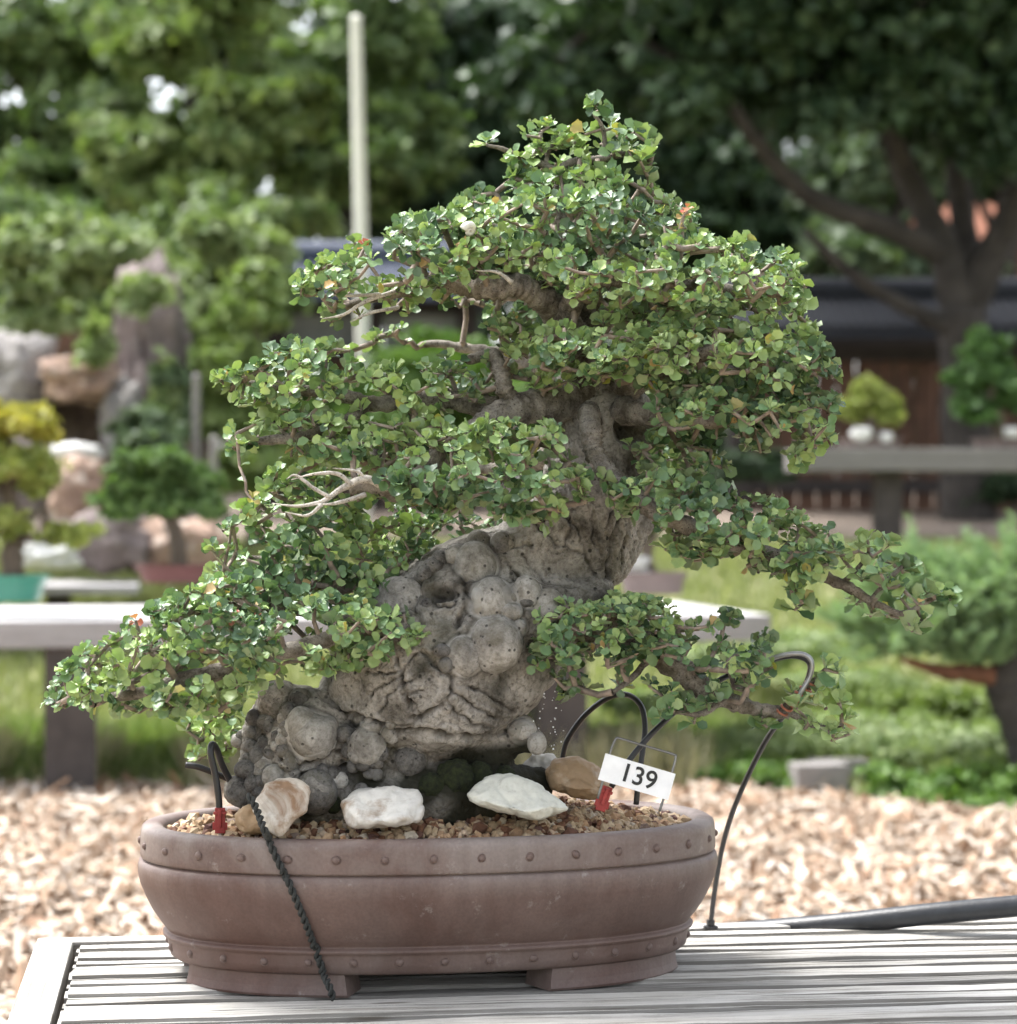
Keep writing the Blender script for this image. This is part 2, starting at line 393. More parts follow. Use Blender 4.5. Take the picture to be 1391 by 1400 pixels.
def ground_mat():
    m, nt, b = mat_new('ground'); v = coords(nt)
    f = noise_tex(nt, v, .9, 6, .6); f2 = noise_tex(nt, v, 14, 6, .7)
    c = ramp(nt, f, [(.35, (.20, .20, .09)), (.55, (.36, .36, .18)), (.7, (.42, .38, .23))])
    # beyond the lawn the slope is bare leaf litter
    sx = nt.nodes.new('ShaderNodeSeparateXYZ'); nt.links.new(v, sx.inputs[0])
    ad = nt.nodes.new('ShaderNodeMath'); ad.operation = 'MULTIPLY_ADD'; ad.inputs[1].default_value = 1.2; nt.links.new(f, ad.inputs[0]); nt.links.new(sx.outputs['Y'], ad.inputs[2])
    mr = nt.nodes.new('ShaderNodeMapRange'); mr.inputs[1].default_value = 14.2; mr.inputs[2].default_value = 15.2; nt.links.new(ad.outputs[0], mr.inputs[0])
    c = mixc(nt, mr.outputs[0], c, ramp(nt, f2, [(.35, (.13, .10, .075)), (.65, (.24, .19, .15))]))
    c = mixc(nt, .5, c, ramp(nt, f2, [(.3, (.5, .5, .5)), (.65, (1, 1, 1))]), 'MULTIPLY')
    nt.links.new(c, b.inputs['Base Color']); b.inputs['Roughness'].default_value = .95
    bump(nt, b, f2, .7, .03); return m
M['ground'] = ground_mat()
M['mulch'] = simple('mulch_bed', (.36, .25, .16), .95, .4, 40, .8, dist=.02)

# ------------------------------------------------------------------ terrain
def tz(x, y):
    t = np.clip((np.asarray(y, float) - 10.4) / 4.8, 0, 1); t = t * t * (3 - 2 * t)
    return .82 * t + .05 * np.clip(np.asarray(y, float) - 15.2, 0, 10)
xs = np.concatenate([[-600, -200, -80, -40], np.arange(-24, 24.1, 1.0), [40, 80, 200, 600]])
ys = np.concatenate([[-200, -60, -20, -6], np.arange(0, 30, .4), [32, 36, 45, 60, 100, 200, 500, 1200]])
X, Yg = np.meshgrid(xs, ys); Z = tz(X, Yg)
V = np.stack([X, Yg, Z], -1).reshape(-1, 3); nx = len(xs); ii = np.arange((len(ys) - 1) * (nx)).reshape(len(ys) - 1, nx)[:, :-1].ravel()
g = obj('ground', mesh_np('ground', V, np.stack([ii, ii + 1, ii + nx + 1, ii + nx], 1)), M['ground']); tag(g, kind='structure')
# mulch bed: a sheet with a wavy far edge
def edge_y(x):
    return 9.12 - .95 * np.clip((x - .75) / 1.2, 0, 1.6) + .05 * np.sin(x * 7) + .03 * np.sin(x * 17 + 1)
xs = np.linspace(-7, 7, 120); rows = []
for k in range(30):
    t = k / 29; yy = -3 + (edge_y(xs) + 3) * t
    rows.append(np.stack([xs, yy, np.full_like(xs, .006)], 1))
V = np.concatenate(rows); ii = np.arange(29 * 120).reshape(29, 120)[:, :-1].ravel()
o = obj('mulch_bed', mesh_np('mulch_bed', V, np.stack([ii, ii + 1, ii + 121, ii + 120], 1)), M['mulch']); tag(o, kind='structure')
# chips: real bent splinters, one mass
N = 42000
cy = 4.3 + (9.3 - 4.3) * rng.random(N) ** .85; cx = (rng.random(N) * 2 - 1) * (cy * .215 + .35)
keep = cy < edge_y(cx) + rng.normal(0, .05, N); cx, cy = cx[keep], cy[keep]; N = len(cx)
tv = np.array([[-.5, -.42, 0], [.1, -.5, .08], [.5, -.25, -.05], [.48, .3, 0], [-.05, .5, .1], [-.5, .38, .02]], float)
tv = np.concatenate([tv, tv - [0, 0, .28]])
tf = np.array([[0, 1, 5], [1, 4, 5], [1, 2, 4], [2, 3, 4], [6, 11, 7], [7, 11, 10], [7, 10, 8], [8, 10, 9]] +
              [q for k in range(6) for q in ([k, k + 6, (k + 1) % 6], [(k + 1) % 6, k + 6, (k + 1) % 6 + 6])])
d = rand_dirs(N); d[:, 2] *= .35; nn = np.stack([rng.normal(0, .32, N), rng.normal(0, .32, N), np.ones(N)], 1)
R = frames(d, nn); R = R[:, :, [1, 0, 2]]; R[:, :, 1] *= -1
L = rng.lognormal(math.log(.054), .55, N); L = np.clip(L, .014, .20)
sc = np.stack([L, np.minimum(L * rng.uniform(.10, .34, N), .022), rng.uniform(.002, .006, N)], 1)
pos = np.stack([cx, cy, .012 + rng.random(N) * .03], 1)
Vc, Fc = scatter(tv, tf, R, sc, pos)
o = obj('wood_chips', mesh_np('wood_chips', Vc, Fc, False), M['chips'])
tag(o, 'pale wood chip mulch covering the ground behind the slatted bench', 'mulch', kind='stuff')

# ------------------------------------------------------------------ foreground bench
BZ = .47; BYAW = rad(7.4)
ca, sa = math.cos(BYAW), math.sin(BYAW)
corner = P(100, 1290, (ZC - BZ) * FPX / 590)            # inner back corner of the top
corner.z = BZ
def BW(u, v, z): return (corner.x + u * ca - v * -sa * -1 * -1, corner.y, z)
def bw(u, v):                                            # bench coordinates: u along the slats, v towards the camera
    return (corner.x + u * ca + v * sa, corner.y + u * sa - v * ca)
bench = empty('slatted_bench', (*bw(1.0, .4), 0), 'weathered grey slatted timber bench carrying the oval clay pot', 'bench')
BL = 2.3; NSL = 16; PITCH = .0515
def worn_slat(seed, L, w, h):
    bm = bmesh.new(); bmesh.ops.create_cube(bm, size=1.0); bmesh.ops.scale(bm, vec=(L, w, h), verts=bm.verts)
    bmesh.ops.bevel(bm, geom=[e for e in bm.edges], offset=.0045, segments=2, affect='EDGES')
    bmesh.ops.bisect_plane(bm, geom=bm.verts[:] + bm.edges[:] + bm.faces[:], plane_co=(0, 0, 0), plane_no=(1, 0, 0))
    for k in range(1, 24):
        for s in (-1, 1):
            bmesh.ops.bisect_plane(bm, geom=bm.verts[:] + bm.edges[:] + bm.faces[:], plane_co=(s * k * L / 48, 0, 0), plane_no=(1, 0, 0))
    for v in bm.verts:
        q = noise.noise_vector(Vector((v.co.x * 5 + seed * 9, v.co.y * 20, seed)))
        q2 = noise.noise_vector(Vector((v.co.x * 26 + seed * 9, v.co.y * 60, seed + 4)))
        v.co.y += q.y * .0022 + q2.y * .0012; v.co.z += q.z * .0022 + q2.z * .0010
    me = bpy.data.meshes.new('slat'); bm.to_mesh(me); bm.free(); return me
slat_meshes = [worn_slat(k, BL, PITCH - .0078, .046) for k in range(5)]
for i in range(NSL):
    u, v = BL / 2 + .006, PITCH * (i + .5) + .002
    x, y = bw(u, v)
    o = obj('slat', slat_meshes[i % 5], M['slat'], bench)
    o.location = (x, y, BZ - .023 + rng.normal(0, .0030)); o.rotation_euler = (rng.normal(0, .045), 0, BYAW + (math.pi if i % 2 else 0))
def bench_box(name, u0, u1, v0, v1, z0, z1, mat, bev=.004):
    me = mesh_py(name, *box_vf(0, 0, 0, u1 - u0, v1 - v0, z1 - z0, 0, bev))
    o = obj(name, me, mat, bench); x, y = bw((u0 + u1) / 2, (v0 + v1) / 2)
    o.location = (x, y, (z0 + z1) / 2); o.rotation_euler = (0, 0, BYAW); return o
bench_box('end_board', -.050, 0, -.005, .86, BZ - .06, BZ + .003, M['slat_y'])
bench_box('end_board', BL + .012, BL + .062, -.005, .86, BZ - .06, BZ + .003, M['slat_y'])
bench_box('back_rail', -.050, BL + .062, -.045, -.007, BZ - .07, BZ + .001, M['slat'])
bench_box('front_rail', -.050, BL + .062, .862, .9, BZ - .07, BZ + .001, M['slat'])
for u in (.25, 1.15, 2.05): bench_box('cross_beam', u - .03, u + .03, -.004, .858, BZ - .12, BZ - .0505, M['post'])
for u in (.25, 2.05):
    for v in (.06, .74): bench_box('leg', u - .045, u + .045, v, v + .09, 0.0, BZ - .122, M['post'])

# ------------------------------------------------------------------ clay pot
YP = 3.10; PYAW = rad(9.5)
PC = Vector((S(589 - 695.5, YP), YP, BZ))
pot = empty('bonsai_pot', PC, 'oval unglazed brown clay pot with two rows of rivets', 'pot')
def sup(t, a, b, e=2.25):
    c, s = math.cos(t), math.sin(t)
    return (a * math.copysign(abs(c) ** (2 / e), c), b * math.copysign(abs(s) ** (2 / e), s))
RATIO_OFF = .144                                           # long minus short half axis
def loft(profile, n=160):
    V = []; F = []
    for a, z in profile:
        for k in range(n): x, y = sup(2 * math.pi * k / n, a, a - RATIO_OFF); V.append((x, y, z))
    for i in range(len(profile) - 1):
        for k in range(n):
            p, q = i * n + k, i * n + (k + 1) % n; F.append((p, q, q + n, p + n))
    return V, F
def pot_part(name, V, F, mat, parent, smooth=True):
    me = mesh_py(name, V, F, smooth); o = obj(name, me, mat); o.parent = parent
    return o
prof = [(.0 + RATIO_OFF + .01, .026), (.30, .026), (.322, .027), (.3275, .031), (.330, .040), (.3315, .050), (.3318, .0525), (.3365, .0545), (.3368, .0575), (.3325, .0595), (.3305, .061),
        (.3325, .063), (.3405, .073), (.3505, .088), (.3590, .105), (.3650, .120), (.3680, .133), (.3678, .1415), (.3662, .147), (.3625, .1496), (.3592, .1503), (.3592, .1514), (.3640, .1522), (.3650, .1540), (.3650, .160), (.3645, .178), (.3640, .184), (.3622, .1885),
        (.3580, .1915), (.345, .1925), (.3385, .1905), (.335, .186), (.334, .178), (.333, .13)]
pot.rotation_euler = (0, 0, PYAW)
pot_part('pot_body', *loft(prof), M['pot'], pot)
def rivets(a, z, n, r, off=0.0):
    b = a - RATIO_OFF; ts = np.linspace(0, 2 * math.pi, 4001); pts = np.array([sup(t, a, b) for t in ts])
    s = np.concatenate([[0], np.cumsum(np.linalg.norm(np.diff(pts, axis=0), axis=1))]); out = []
    tv, tf = ICO[2]; keep = tv[:, 1] > -.35
    me = mesh_py('rivet', [(v[0] * r, v[1] * r * .75, v[2] * r) for v in tv], [tuple(f) for f in tf], True)
    V2, F2 = tube_vf([(math.cos(q) * r * 1.12, -.0005, math.sin(q) * r * 1.12) for q in np.linspace(0, 2 * math.pi, 17)], .0008, 5, cap=False)
    me = mesh_py('rivet', *join_vf([([np.array((v[0] * r, v[1] * r * .75, v[2] * r)) for v in tv], [tuple(f) for f in tf]), (V2, F2)]), True)
    me.materials.append(M['pot'])
    for k in range(n):
        q = (k + off) / n * s[-1]; i = min(np.searchsorted(s, q), 3999); d = pts[i] - pts[i - 1]; ang = math.atan2(d[1], d[0])
        o = obj('rivet', me); o.parent = pot; o.location = (pts[i][0], pts[i][1], z); o.rotation_euler = (rng.normal(0, .08), rng.normal(0, .5), ang + math.pi + rng.normal(0, .05)); o.scale = tuple(rng.uniform(.88, 1.12, 3))
rivets(.3648, .170, 33, .0049, .3); rivets(.3302, .043, 31, .0050, .1)
# four feet follow the oval and flare at the cut-outs
def foot(t0, t1):
    n = 22; V = []; F = []
    for k in range(n + 1):
        f = k / n; t = t0 + (t1 - t0) * f
        for a, z in ((.315, .0275), (.3165, .012), (.3185, .003), (.317, 0), (.262, 0), (.262, .0275)):
            cut = .06 * (z / .0275 - .3) * (1 if z > .002 else 1)
            tt = t
            if k == 0: tt = t - .016 * (1 - z / .0275) * np.sign(t1 - t0) * CUT[0]
            if k == n: tt = t + .016 * (1 - z / .0275) * np.sign(t1 - t0) * CUT[1]
            x, y = sup(tt, a, a - RATIO_OFF + .006); V.append((x, y, z))
    for k in range(n):
        for j in range(6): p, q = k * 6 + j, k * 6 + (j + 1) % 6; F.append((p, q, q + 6, p + 6))
    F.append(tuple(range(6))[::-1]); F.append(tuple(range(n * 6, n * 6 + 6)))
    return pot_part('foot', V, F, M['pot'], pot, False)
CUT = (1, 1)
for c in (rad(222), rad(318), rad(42), rad(138)): foot(c - rad(27), c + rad(27))

def pw(x, y):                       # pot plan coordinates -> world
    c, s = math.cos(PYAW), math.sin(PYAW); return PC.x + x * c - y * s, PC.y + x * s + y * c
def soil_h(x, y):
    r2 = (x / .334) ** 2 + (y / .19) ** 2
    return BZ + .178 + .030 * max(0, 1 - r2) + .004 * noise.noise(Vector((x * 30, y * 30, 3)))
# soil
V = []; F = []; nr, na = 26, 96
for i in range(nr + 1):
    for k in range(na):
        x, y = sup(2 * math.pi * k / na, .3345 * i / nr, .1905 * i / nr); wx, wy = pw(x, y); V.append((wx, wy, soil_h(x, y)))
for i in range(nr):
    for k in range(na): p, q = i * na + k, i * na + (k + 1) % na; F.append((p, q, q + na, p + na))
o = obj('soil', mesh_py('soil', V, F, True), M['soil']); tag(o, 'dark moist soil filling the oval clay pot', 'soil', kind='stuff')
# gravel: one mass of small angular stones
N = 4400; th = rng.random(N) * 2 * math.pi; rr = np.sqrt(rng.random(N))
gx, gy = [], []
for t, r in zip(th, rr): x, y = sup(t, .327 * r, .184 * r); gx.append(x); gy.append(y)
gx = np.array(gx); gy = np.array(gy); front = gy < .0
keep = front | (rng.random(N) < .5); gx, gy = gx[keep], gy[keep]; N = len(gx)
pos = np.array([(*pw(x, y), soil_h(x, y)) for x, y in zip(gx, gy)]); pos[:, 2] += rng.random(N) * .006
big = rng.lognormal(math.log(.0056), .36, N); big = np.clip(big, .0025, .011)
tv, tf = ICO[1]; tv = tv + rng.normal(0, .13, tv.shape)
Vc, Fc = scatter(tv, tf, rand_rot(N), np.stack([big, big * rng.uniform(.6, .95, N), big * rng.uniform(.55, .9, N)], 1), pos)
o = obj('gravel', mesh_np('gravel', Vc, Fc, False), M['gravel']); tag(o, 'tan and brown gravel spread over the soil in the oval pot', 'gravel', kind='stuff')

# stones lying on the soil
def hull_stone(name, front, Y, thick, mat, label, seed, tilt=0.0, shrink=.75, rough=.003):
    pts = []
    c = np.mean([(x, y) for x, y in front], axis=0)
    for x, y in front:
        ky = (c[1] - y)
        pts.append(P(x, y, Y + tilt * S(ky)))
        xx, yy = c + (np.array((x, y)) - c) * shrink
        pts.append(P(xx, yy, Y + thick + tilt * S(ky)))
        xx, yy = c + (np.array((x, y)) - c) * .62
        pts.append(P(xx, yy, Y - thick * .22 + tilt * S(ky)))
    bm = bmesh.new()
    for p in pts: bm.verts.new(p)
    bmesh.ops.convex_hull(bm, input=bm.verts)
    bmesh.ops.delete(bm, geom=[v for v in bm.verts if not v.link_faces], context='VERTS')
    bmesh.ops.triangulate(bm, faces=bm.faces)
    bmesh.ops.subdivide_edges(bm, edges=bm.edges, cuts=3, use_grid_fill=True)
    bmesh.ops.triangulate(bm, faces=bm.faces)
    for _ in range(3): bmesh.ops.smooth_vert(bm, verts=bm.verts, factor=.26, use_axis_x=True, use_axis_y=True, use_axis_z=True)
    bmesh.ops.subdivide_edges(bm, edges=bm.edges, cuts=2, use_grid_fill=True)
    bmesh.ops.triangulate(bm, faces=bm.faces)
    bmesh.ops.smooth_vert(bm, verts=bm.verts, factor=.3, use_axis_x=True, use_axis_y=True, use_axis_z=True)
    bm.normal_update()
    for v in bm.verts:
        v.co += v.normal * (fbm(v.co * 30 + Vector((seed, 0, 0)), 5) * rough * 1.3 - (max(0, .12 - abs(noise.noise(v.co * 22 + Vector((seed, 4, 0)))))) * .018 - abs(noise.noise(v.co * 60 + Vector((0, seed, 0)))) * rough * .7)
    me = bpy.data.meshes.new(name); bm.to_mesh(me); bm.free()
    me.transform(Matrix.Translation((0, 0, -.004)))
    me.polygons.foreach_set('use_smooth', [True] * len(me.polygons))
    o = obj(name, me, mat); tag(o, label, 'stone'); return o
hull_stone('stone', [(362, 1066), (396, 1052), (408, 1066), (428, 1068), (424, 1104), (405, 1110), (382, 1144), (352, 1128), (340, 1100)], 2.905, .045, M['quartz_st'],
           'leaning cream stone slab with brown stains beside the black cord', 1, .5)
hull_stone('stone', [(318, 1108), (340, 1092), (362, 1096), (372, 1128), (352, 1142), (326, 1134)], 2.935, .05, M['brown_stone'],
           'small brown stone behind the leaning stained slab', 6, .3)
hull_stone('stone', [(463, 1090), (486, 1072), (540, 1066), (575, 1074), (584, 1100), (578, 1122), (520, 1130), (478, 1130), (470, 1110)], 2.92, .07, M['quartz'],
           'flat white quartz stone with small brown flecks on the gravel', 2, .6)
hull_stone('stone', [(633, 1080), (660, 1056), (700, 1050), (742, 1070), (782, 1102), (768, 1108), (738, 1120), (690, 1108), (640, 1094)], 2.945, .08, M['quartz_gn'],
           'white stone with pointed green tinged tip before the mossy trunk base', 3, .6)
hull_stone('stone', [(742, 1050), (756, 1030), (790, 1022), (822, 1044), (838, 1070), (826, 1088), (790, 1088), (752, 1076)], 3.05, .07, M['brown_stone'],
           'rounded brown and tan stone behind the numbered plate', 4, .4)
hull_stone('stone', [(712, 1046), (728, 1024), (760, 1024), (772, 1044), (756, 1062), (722, 1062)], 3.10, .06, M['quartz'],
           'pale stone between the trunk root and the brown stone', 5, .4)

# ------------------------------------------------------------------ bonsai
tree = empty('bonsai_tree', P(600, 1085, 3.12), 'old bonsai tree with burled grey trunk and small round leaves', 'bonsai')
ROOT = tree
def spheres(chain, dens=2.6):
    out = []
    for a, b in zip(chain[:-1], chain[1:]):
        pa, pb = P(*a[:3]), P(*b[:3]); ra, rb = S(a[3], a[2]), S(b[3], b[2])
        n = max(2, int((pb - pa).length / (min(ra, rb) / dens)))
        for k in range(n + 1): f = k / n; out.append((pa.lerp(pb, f), ra + (rb - ra) * f))
    return out
chains = [
    [(600, 1095, 3.14, 112), (600, 1050, 3.16, 80), (598, 1010, 3.16, 78), (592, 950, 3.09, 118), (590, 920, 3.06, 128)],
    [(525, 925, 3.05, 78), (590, 915, 3.04, 112), (660, 905, 3.06, 92)],
    [(480, 945, 3.06, 44), (545, 950, 3.02, 66), (630, 950, 3.02, 70), (680, 930, 3.04, 56)],
    [(590, 920, 3.06, 122), (620, 860, 3.07, 112), (655, 820, 3.08, 92), (720, 785, 3.09, 82), (778, 742, 3.10, 84), (806, 690, 3.11, 74), (818, 630, 3.12, 70), (820, 580, 3.12, 74), (812, 540, 3.12, 58), (806, 505, 3.12, 40)],
    [(545, 830, 3.05, 30), (590, 800, 3.07, 44), (650, 775, 3.06, 42), (700, 760, 3.08, 44)],
    [(655, 885, 2.99, 50), (690, 840, 3.0, 42), (760, 830, 3.03, 44), (810, 815, 3.05, 30)],
    [(715, 900, 3.06, 52), (745, 870, 3.08, 40), (800, 870, 3.1, 26)],
    [(640, 1050, 3.08, 52), (690, 1010, 3.05, 28), (716, 1008, 3.04, 22), (734, 1018, 3.03, 15)],
    [(560, 1050, 3.13, 46), (480, 1030, 3.08, 44), (425, 1015, 3.03, 66), (415, 1050, 3.03, 56), (385, 1080, 3.02, 42)],
    [(425, 1000, 3.04, 58), (385, 970, 3.05, 36), (360, 990, 3.04, 26), (350, 1040, 3.02, 24), (345, 1085, 3.01, 26)],
    [(500, 1020, 3.0, 28), (505, 1050, 3.01, 30), (560, 1050, 3.03, 40), (540, 1090, 3.02, 46)],
    [(430, 1090, 2.99, 34), (500, 1095, 3.02, 44), (600, 1090, 3.02, 50), (670, 1085, 3.05, 44), (730, 1075, 3.08, 30)],
    [(860, 560, 3.11, 30), (880, 600, 3.12, 26), (860, 660, 3.12, 36), (866, 715, 3.13, 30), (830, 770, 3.12, 32)],
]
def union(balls, voxel, iters):
    tv, tf = ICO[3]; nb_ = len(balls)
    V, F = scatter(tv, tf, np.repeat(np.eye(3)[None], nb_, 0), np.array([[q[1]] for q in balls]), np.array([q[0][:] for q in balls])); me = mesh_np('t', V, F)
    tmp = bpy.data.objects.new('t', me); COL.objects.link(tmp)
    md = tmp.modifiers.new('r', 'REMESH'); md.mode = 'VOXEL'; md.voxel_size = voxel
    ms = tmp.modifiers.new('s', 'SMOOTH'); ms.factor = .5; ms.iterations = iters
    bpy.context.view_layer.update()
    out = bpy.data.meshes.new_from_object(tmp.evaluated_get(bpy.context.evaluated_depsgraph_get()))
    bpy.data.objects.remove(tmp); return out
balls = [q for ch in chains for q in spheres(ch)]
burls = [(650, 774, 33, 0), (624, 760, 15, 0), (602, 764, 13, 1), (546, 822, 29, 0), (673, 822, 36, 0), (698, 836, 14, 0), (635, 897, 25, 0), (678, 880, 40, 0), (672, 894, 20, 0), (708, 858, 13, 0),
         (610, 909, 9, 1), (580, 784, 12, 1), (592, 774, 12, 1), (686, 744, 15, 1), (656, 742, 15, 1), (604, 890, 11, 1), (720, 812, 22, 0), (750, 828, 20, 0),
         (378, 960, 27, 1), (408, 958, 13, 1), (347, 982, 11, 1), (364, 986, 12, 1), (342, 1020, 10, 1), (352, 1034, 12, 1), (336, 1052, 13, 1), (360, 1046, 17, 0), (376, 1062, 15, 0), (326, 1082, 19, 1),
         (446, 994, 14, 0), (428, 1008, 34, 0), (412, 996, 24, 0), (508, 996, 13, 0), (531, 1003, 12, 0), (502, 1020, 22, 0), (488, 1032, 12, 0), (470, 1004, 13, 1), (432, 1084, 26, 1), (734, 1017, 14, 0), (714, 1000, 17, 0),
         (344, 1002, 9, 1), (362, 1016, 9, 1), (338, 1036, 8, 1), (356, 1068, 10, 1), (345, 1072, 11, 1), (378, 1006, 8, 1), (370, 1030, 9, 1), (395, 975, 12, 1), (485, 1012, 9, 1), (520, 1030, 13, 1), (560, 1040, 20, 1), (455, 1062, 12, 1), (392, 1078, 13, 1),
         (812, 578, 11, 1), (770, 560, 10, 1), (700, 545, 9, 1)]
burls = [q if q[2] < 30 else (q[0], q[1], q[2] * .84, q[3]) for q in burls]
rb2 = np.random.default_rng(5)
for k in range(36):
    x, y = rb2.uniform(326, 402), rb2.uniform(955, 1095)
    if x > 325 + (1000 - y) * .2: burls.append((x, y, rb2.uniform(6, 11), int(rb2.random() < .6)))
for k in range(18): burls.append((rb2.uniform(395, 560), rb2.uniform(1030, 1085), rb2.uniform(6, 12), int(rb2.random() < .75)))
for k in range(16): burls.append((rb2.uniform(470, 540), rb2.uniform(985, 1030), rb2.uniform(5, 11), int(rb2.random() < .4)))
for k in range(5): burls.append((rb2.uniform(560, 740), rb2.uniform(745, 900), rb2.uniform(5, 10), int(rb2.random() < .5)))
rough_me = union(balls, .005, 6)
bvh0 = BVHTree.FromPolygons([v.co.copy() for v in rough_me.vertices], [tuple(p.vertices) for p in rough_me.polygons])
burl_c = []
for (x, y, r, dk) in burls:
    o_ = Vector((0, 0, ZC)); h = bvh0.ray_cast(o_, (P(x, y, 3) - o_).normalized()); h = h[0] if h[0] is not None else P(x, y, 3.03)
    R_ = S(r, 3.0); c = h + Vector((0, 1, 0)) * R_ * .25; burl_c.append((c, R_, dk))
    balls.append((c, R_ * 1.0)); balls.append((c + Vector((0, R_ * .7, 0)), R_ * 1.12))
tme = union(balls, .0021, 6)
tme.name = 'trunk'; bpy.data.meshes.remove(rough_me)
n = len(tme.vertices); co = np.empty(n * 3, np.float32); tme.vertices.foreach_get('co', co); co = co.reshape(-1, 3)
nr_ = np.empty(n * 3, np.float32); tme.vertices.foreach_get('normal', nr_); nr_ = nr_.reshape(-1, 3)
uv = proj(co); frontal = np.clip(-nr_[:, 1] * 2.0 + .2, 0, 1)
def seg_dist(p, a, b):
    a, b = np.array(a, float), np.array(b, float); ab = b - a; t = np.clip(((p - a) @ ab) / (ab @ ab), 0, 1)
    return np.linalg.norm(p - (a + t[:, None] * ab), axis=1)
grooves = [  # scars and seams of the bark
    ([(543, 900), (546, 925), (552, 948), (562, 966)], 3.2, .006), ([(502, 920), (520, 925), (543, 915)], 2.2, .003), ([(505, 950), (525, 938), (545, 925)], 2.0, .003),
    ([(546, 925), (562, 905), (568, 890)], 2.0, .003), ([(550, 940), (572, 925)], 2, .003), ([(552, 948), (576, 945)], 2, .003), ([(548, 930), (528, 952), (520, 970)], 2, .003),
    ([(556, 955), (570, 962), (574, 975)], 2, .003), ([(575, 890), (592, 905), (613, 925), (617, 945), (605, 962), (585, 976), (560, 985)], 3.4, .007),
    ([(590, 972), (560, 990), (520, 988), (480, 978)], 3.0, .005), ([(620, 945), (650, 965), (685, 985)], 2.6, .004), ([(610, 965), (640, 985), (670, 998)], 2.2, .003), ([(625, 935), (665, 950), (695, 970)], 2, .003),
    ([(600, 1000), (640, 1008), (700, 1000)], 3.2, .006), ([(440, 955), (480, 975), (540, 1000), (600, 1003)], 4.0, .008),
    ([(720, 760), (745, 790), (790, 800)], 2.6, .004), ([(735, 720), (760, 745), (800, 760), (815, 790)], 2.4, .004), ([(760, 700), (790, 720), (800, 760)], 2.2, .004), ([(690, 770), (720, 790), (760, 800)], 2, .003), ([(700, 750), (730, 745)], 2, .004),
    ([(850, 690), (845, 730), (830, 790)], 3, .006), ([(862, 700), (858, 740), (845, 780)], 2.6, .005), ([(838, 690), (830, 720)], 2, .004), ([(770, 680), (778, 720), (772, 745)], 2, .004), ([(815, 700), (812, 735), (820, 760)], 2, .004),
    ([(585, 815), (600, 832), (628, 820)], 2.6, .005), ([(572, 800), (568, 830), (580, 850)], 3, .006), ([(640, 790), (640, 830), (625, 850)], 3.6, .007), ([(700, 790), (720, 820), (710, 845)], 2.5, .004),
    ([(398, 985), (400, 1008), (412, 1025), (430, 1028)], 3, .005), ([(395, 1050), (430, 1045), (470, 1030)], 3, .006), ([(400, 1062), (440, 1056), (480, 1046)], 2.4, .005), ([(375, 1010), (385, 1035), (410, 1048)], 2.4, .004)]
crack = np.zeros(n); disp = np.zeros(n)
warp = np.array([noise.noise_vector(Vector(p) * 60)[:] for p in co]) + .6 * np.array([noise.noise_vector(Vector(p) * 150)[:] for p in co]); uv0 = uv; uv = uv + warp[:, [0, 2]] * 4.5; wvar = .55 + .75 * np.clip(warp[:, 1] + .5, 0, 1)
for pts, w, dep in grooves:
    pts = [(x + 3 * math.sin(i * 2.1 + x), y + 3 * math.cos(i * 1.7 + y)) for i, (x, y) in enumerate(pts)]
    dd = np.min([seg_dist(uv, a, b) for a, b in zip(pts[:-1], pts[1:])], axis=0)
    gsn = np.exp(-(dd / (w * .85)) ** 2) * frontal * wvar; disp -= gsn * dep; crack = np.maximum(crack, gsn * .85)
    disp += np.exp(-((dd - w * 2.6) / (w * 1.3)) ** 2) * frontal * dep * .3
uv = uv0
# hollow eye
e = ((uv[:, 0] - 603) / 26) ** 2 + ((uv[:, 1] - 810) / 11) ** 2
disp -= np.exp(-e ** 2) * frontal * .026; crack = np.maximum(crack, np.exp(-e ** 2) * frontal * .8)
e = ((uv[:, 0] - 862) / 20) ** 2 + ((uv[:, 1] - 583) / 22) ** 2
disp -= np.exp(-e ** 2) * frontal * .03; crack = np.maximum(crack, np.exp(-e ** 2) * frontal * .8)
moss = np.zeros(n); pale = np.zeros(n)
for c, R_, dk in burl_c:
    near = np.where((np.abs(co[:, 0] - c.x) < R_ * 1.6) & (np.abs(co[:, 2] - c.z) < R_ * 1.6))[0]
    dd = np.linalg.norm(co[near] - np.array(c), axis=1) / R_; f = np.clip((1.22 - dd) / .12, 0, 1)
    if not dk: pale[near] = np.maximum(pale[near], f)
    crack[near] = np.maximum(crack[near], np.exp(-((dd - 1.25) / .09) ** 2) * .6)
calm = 1 - .85 * pale
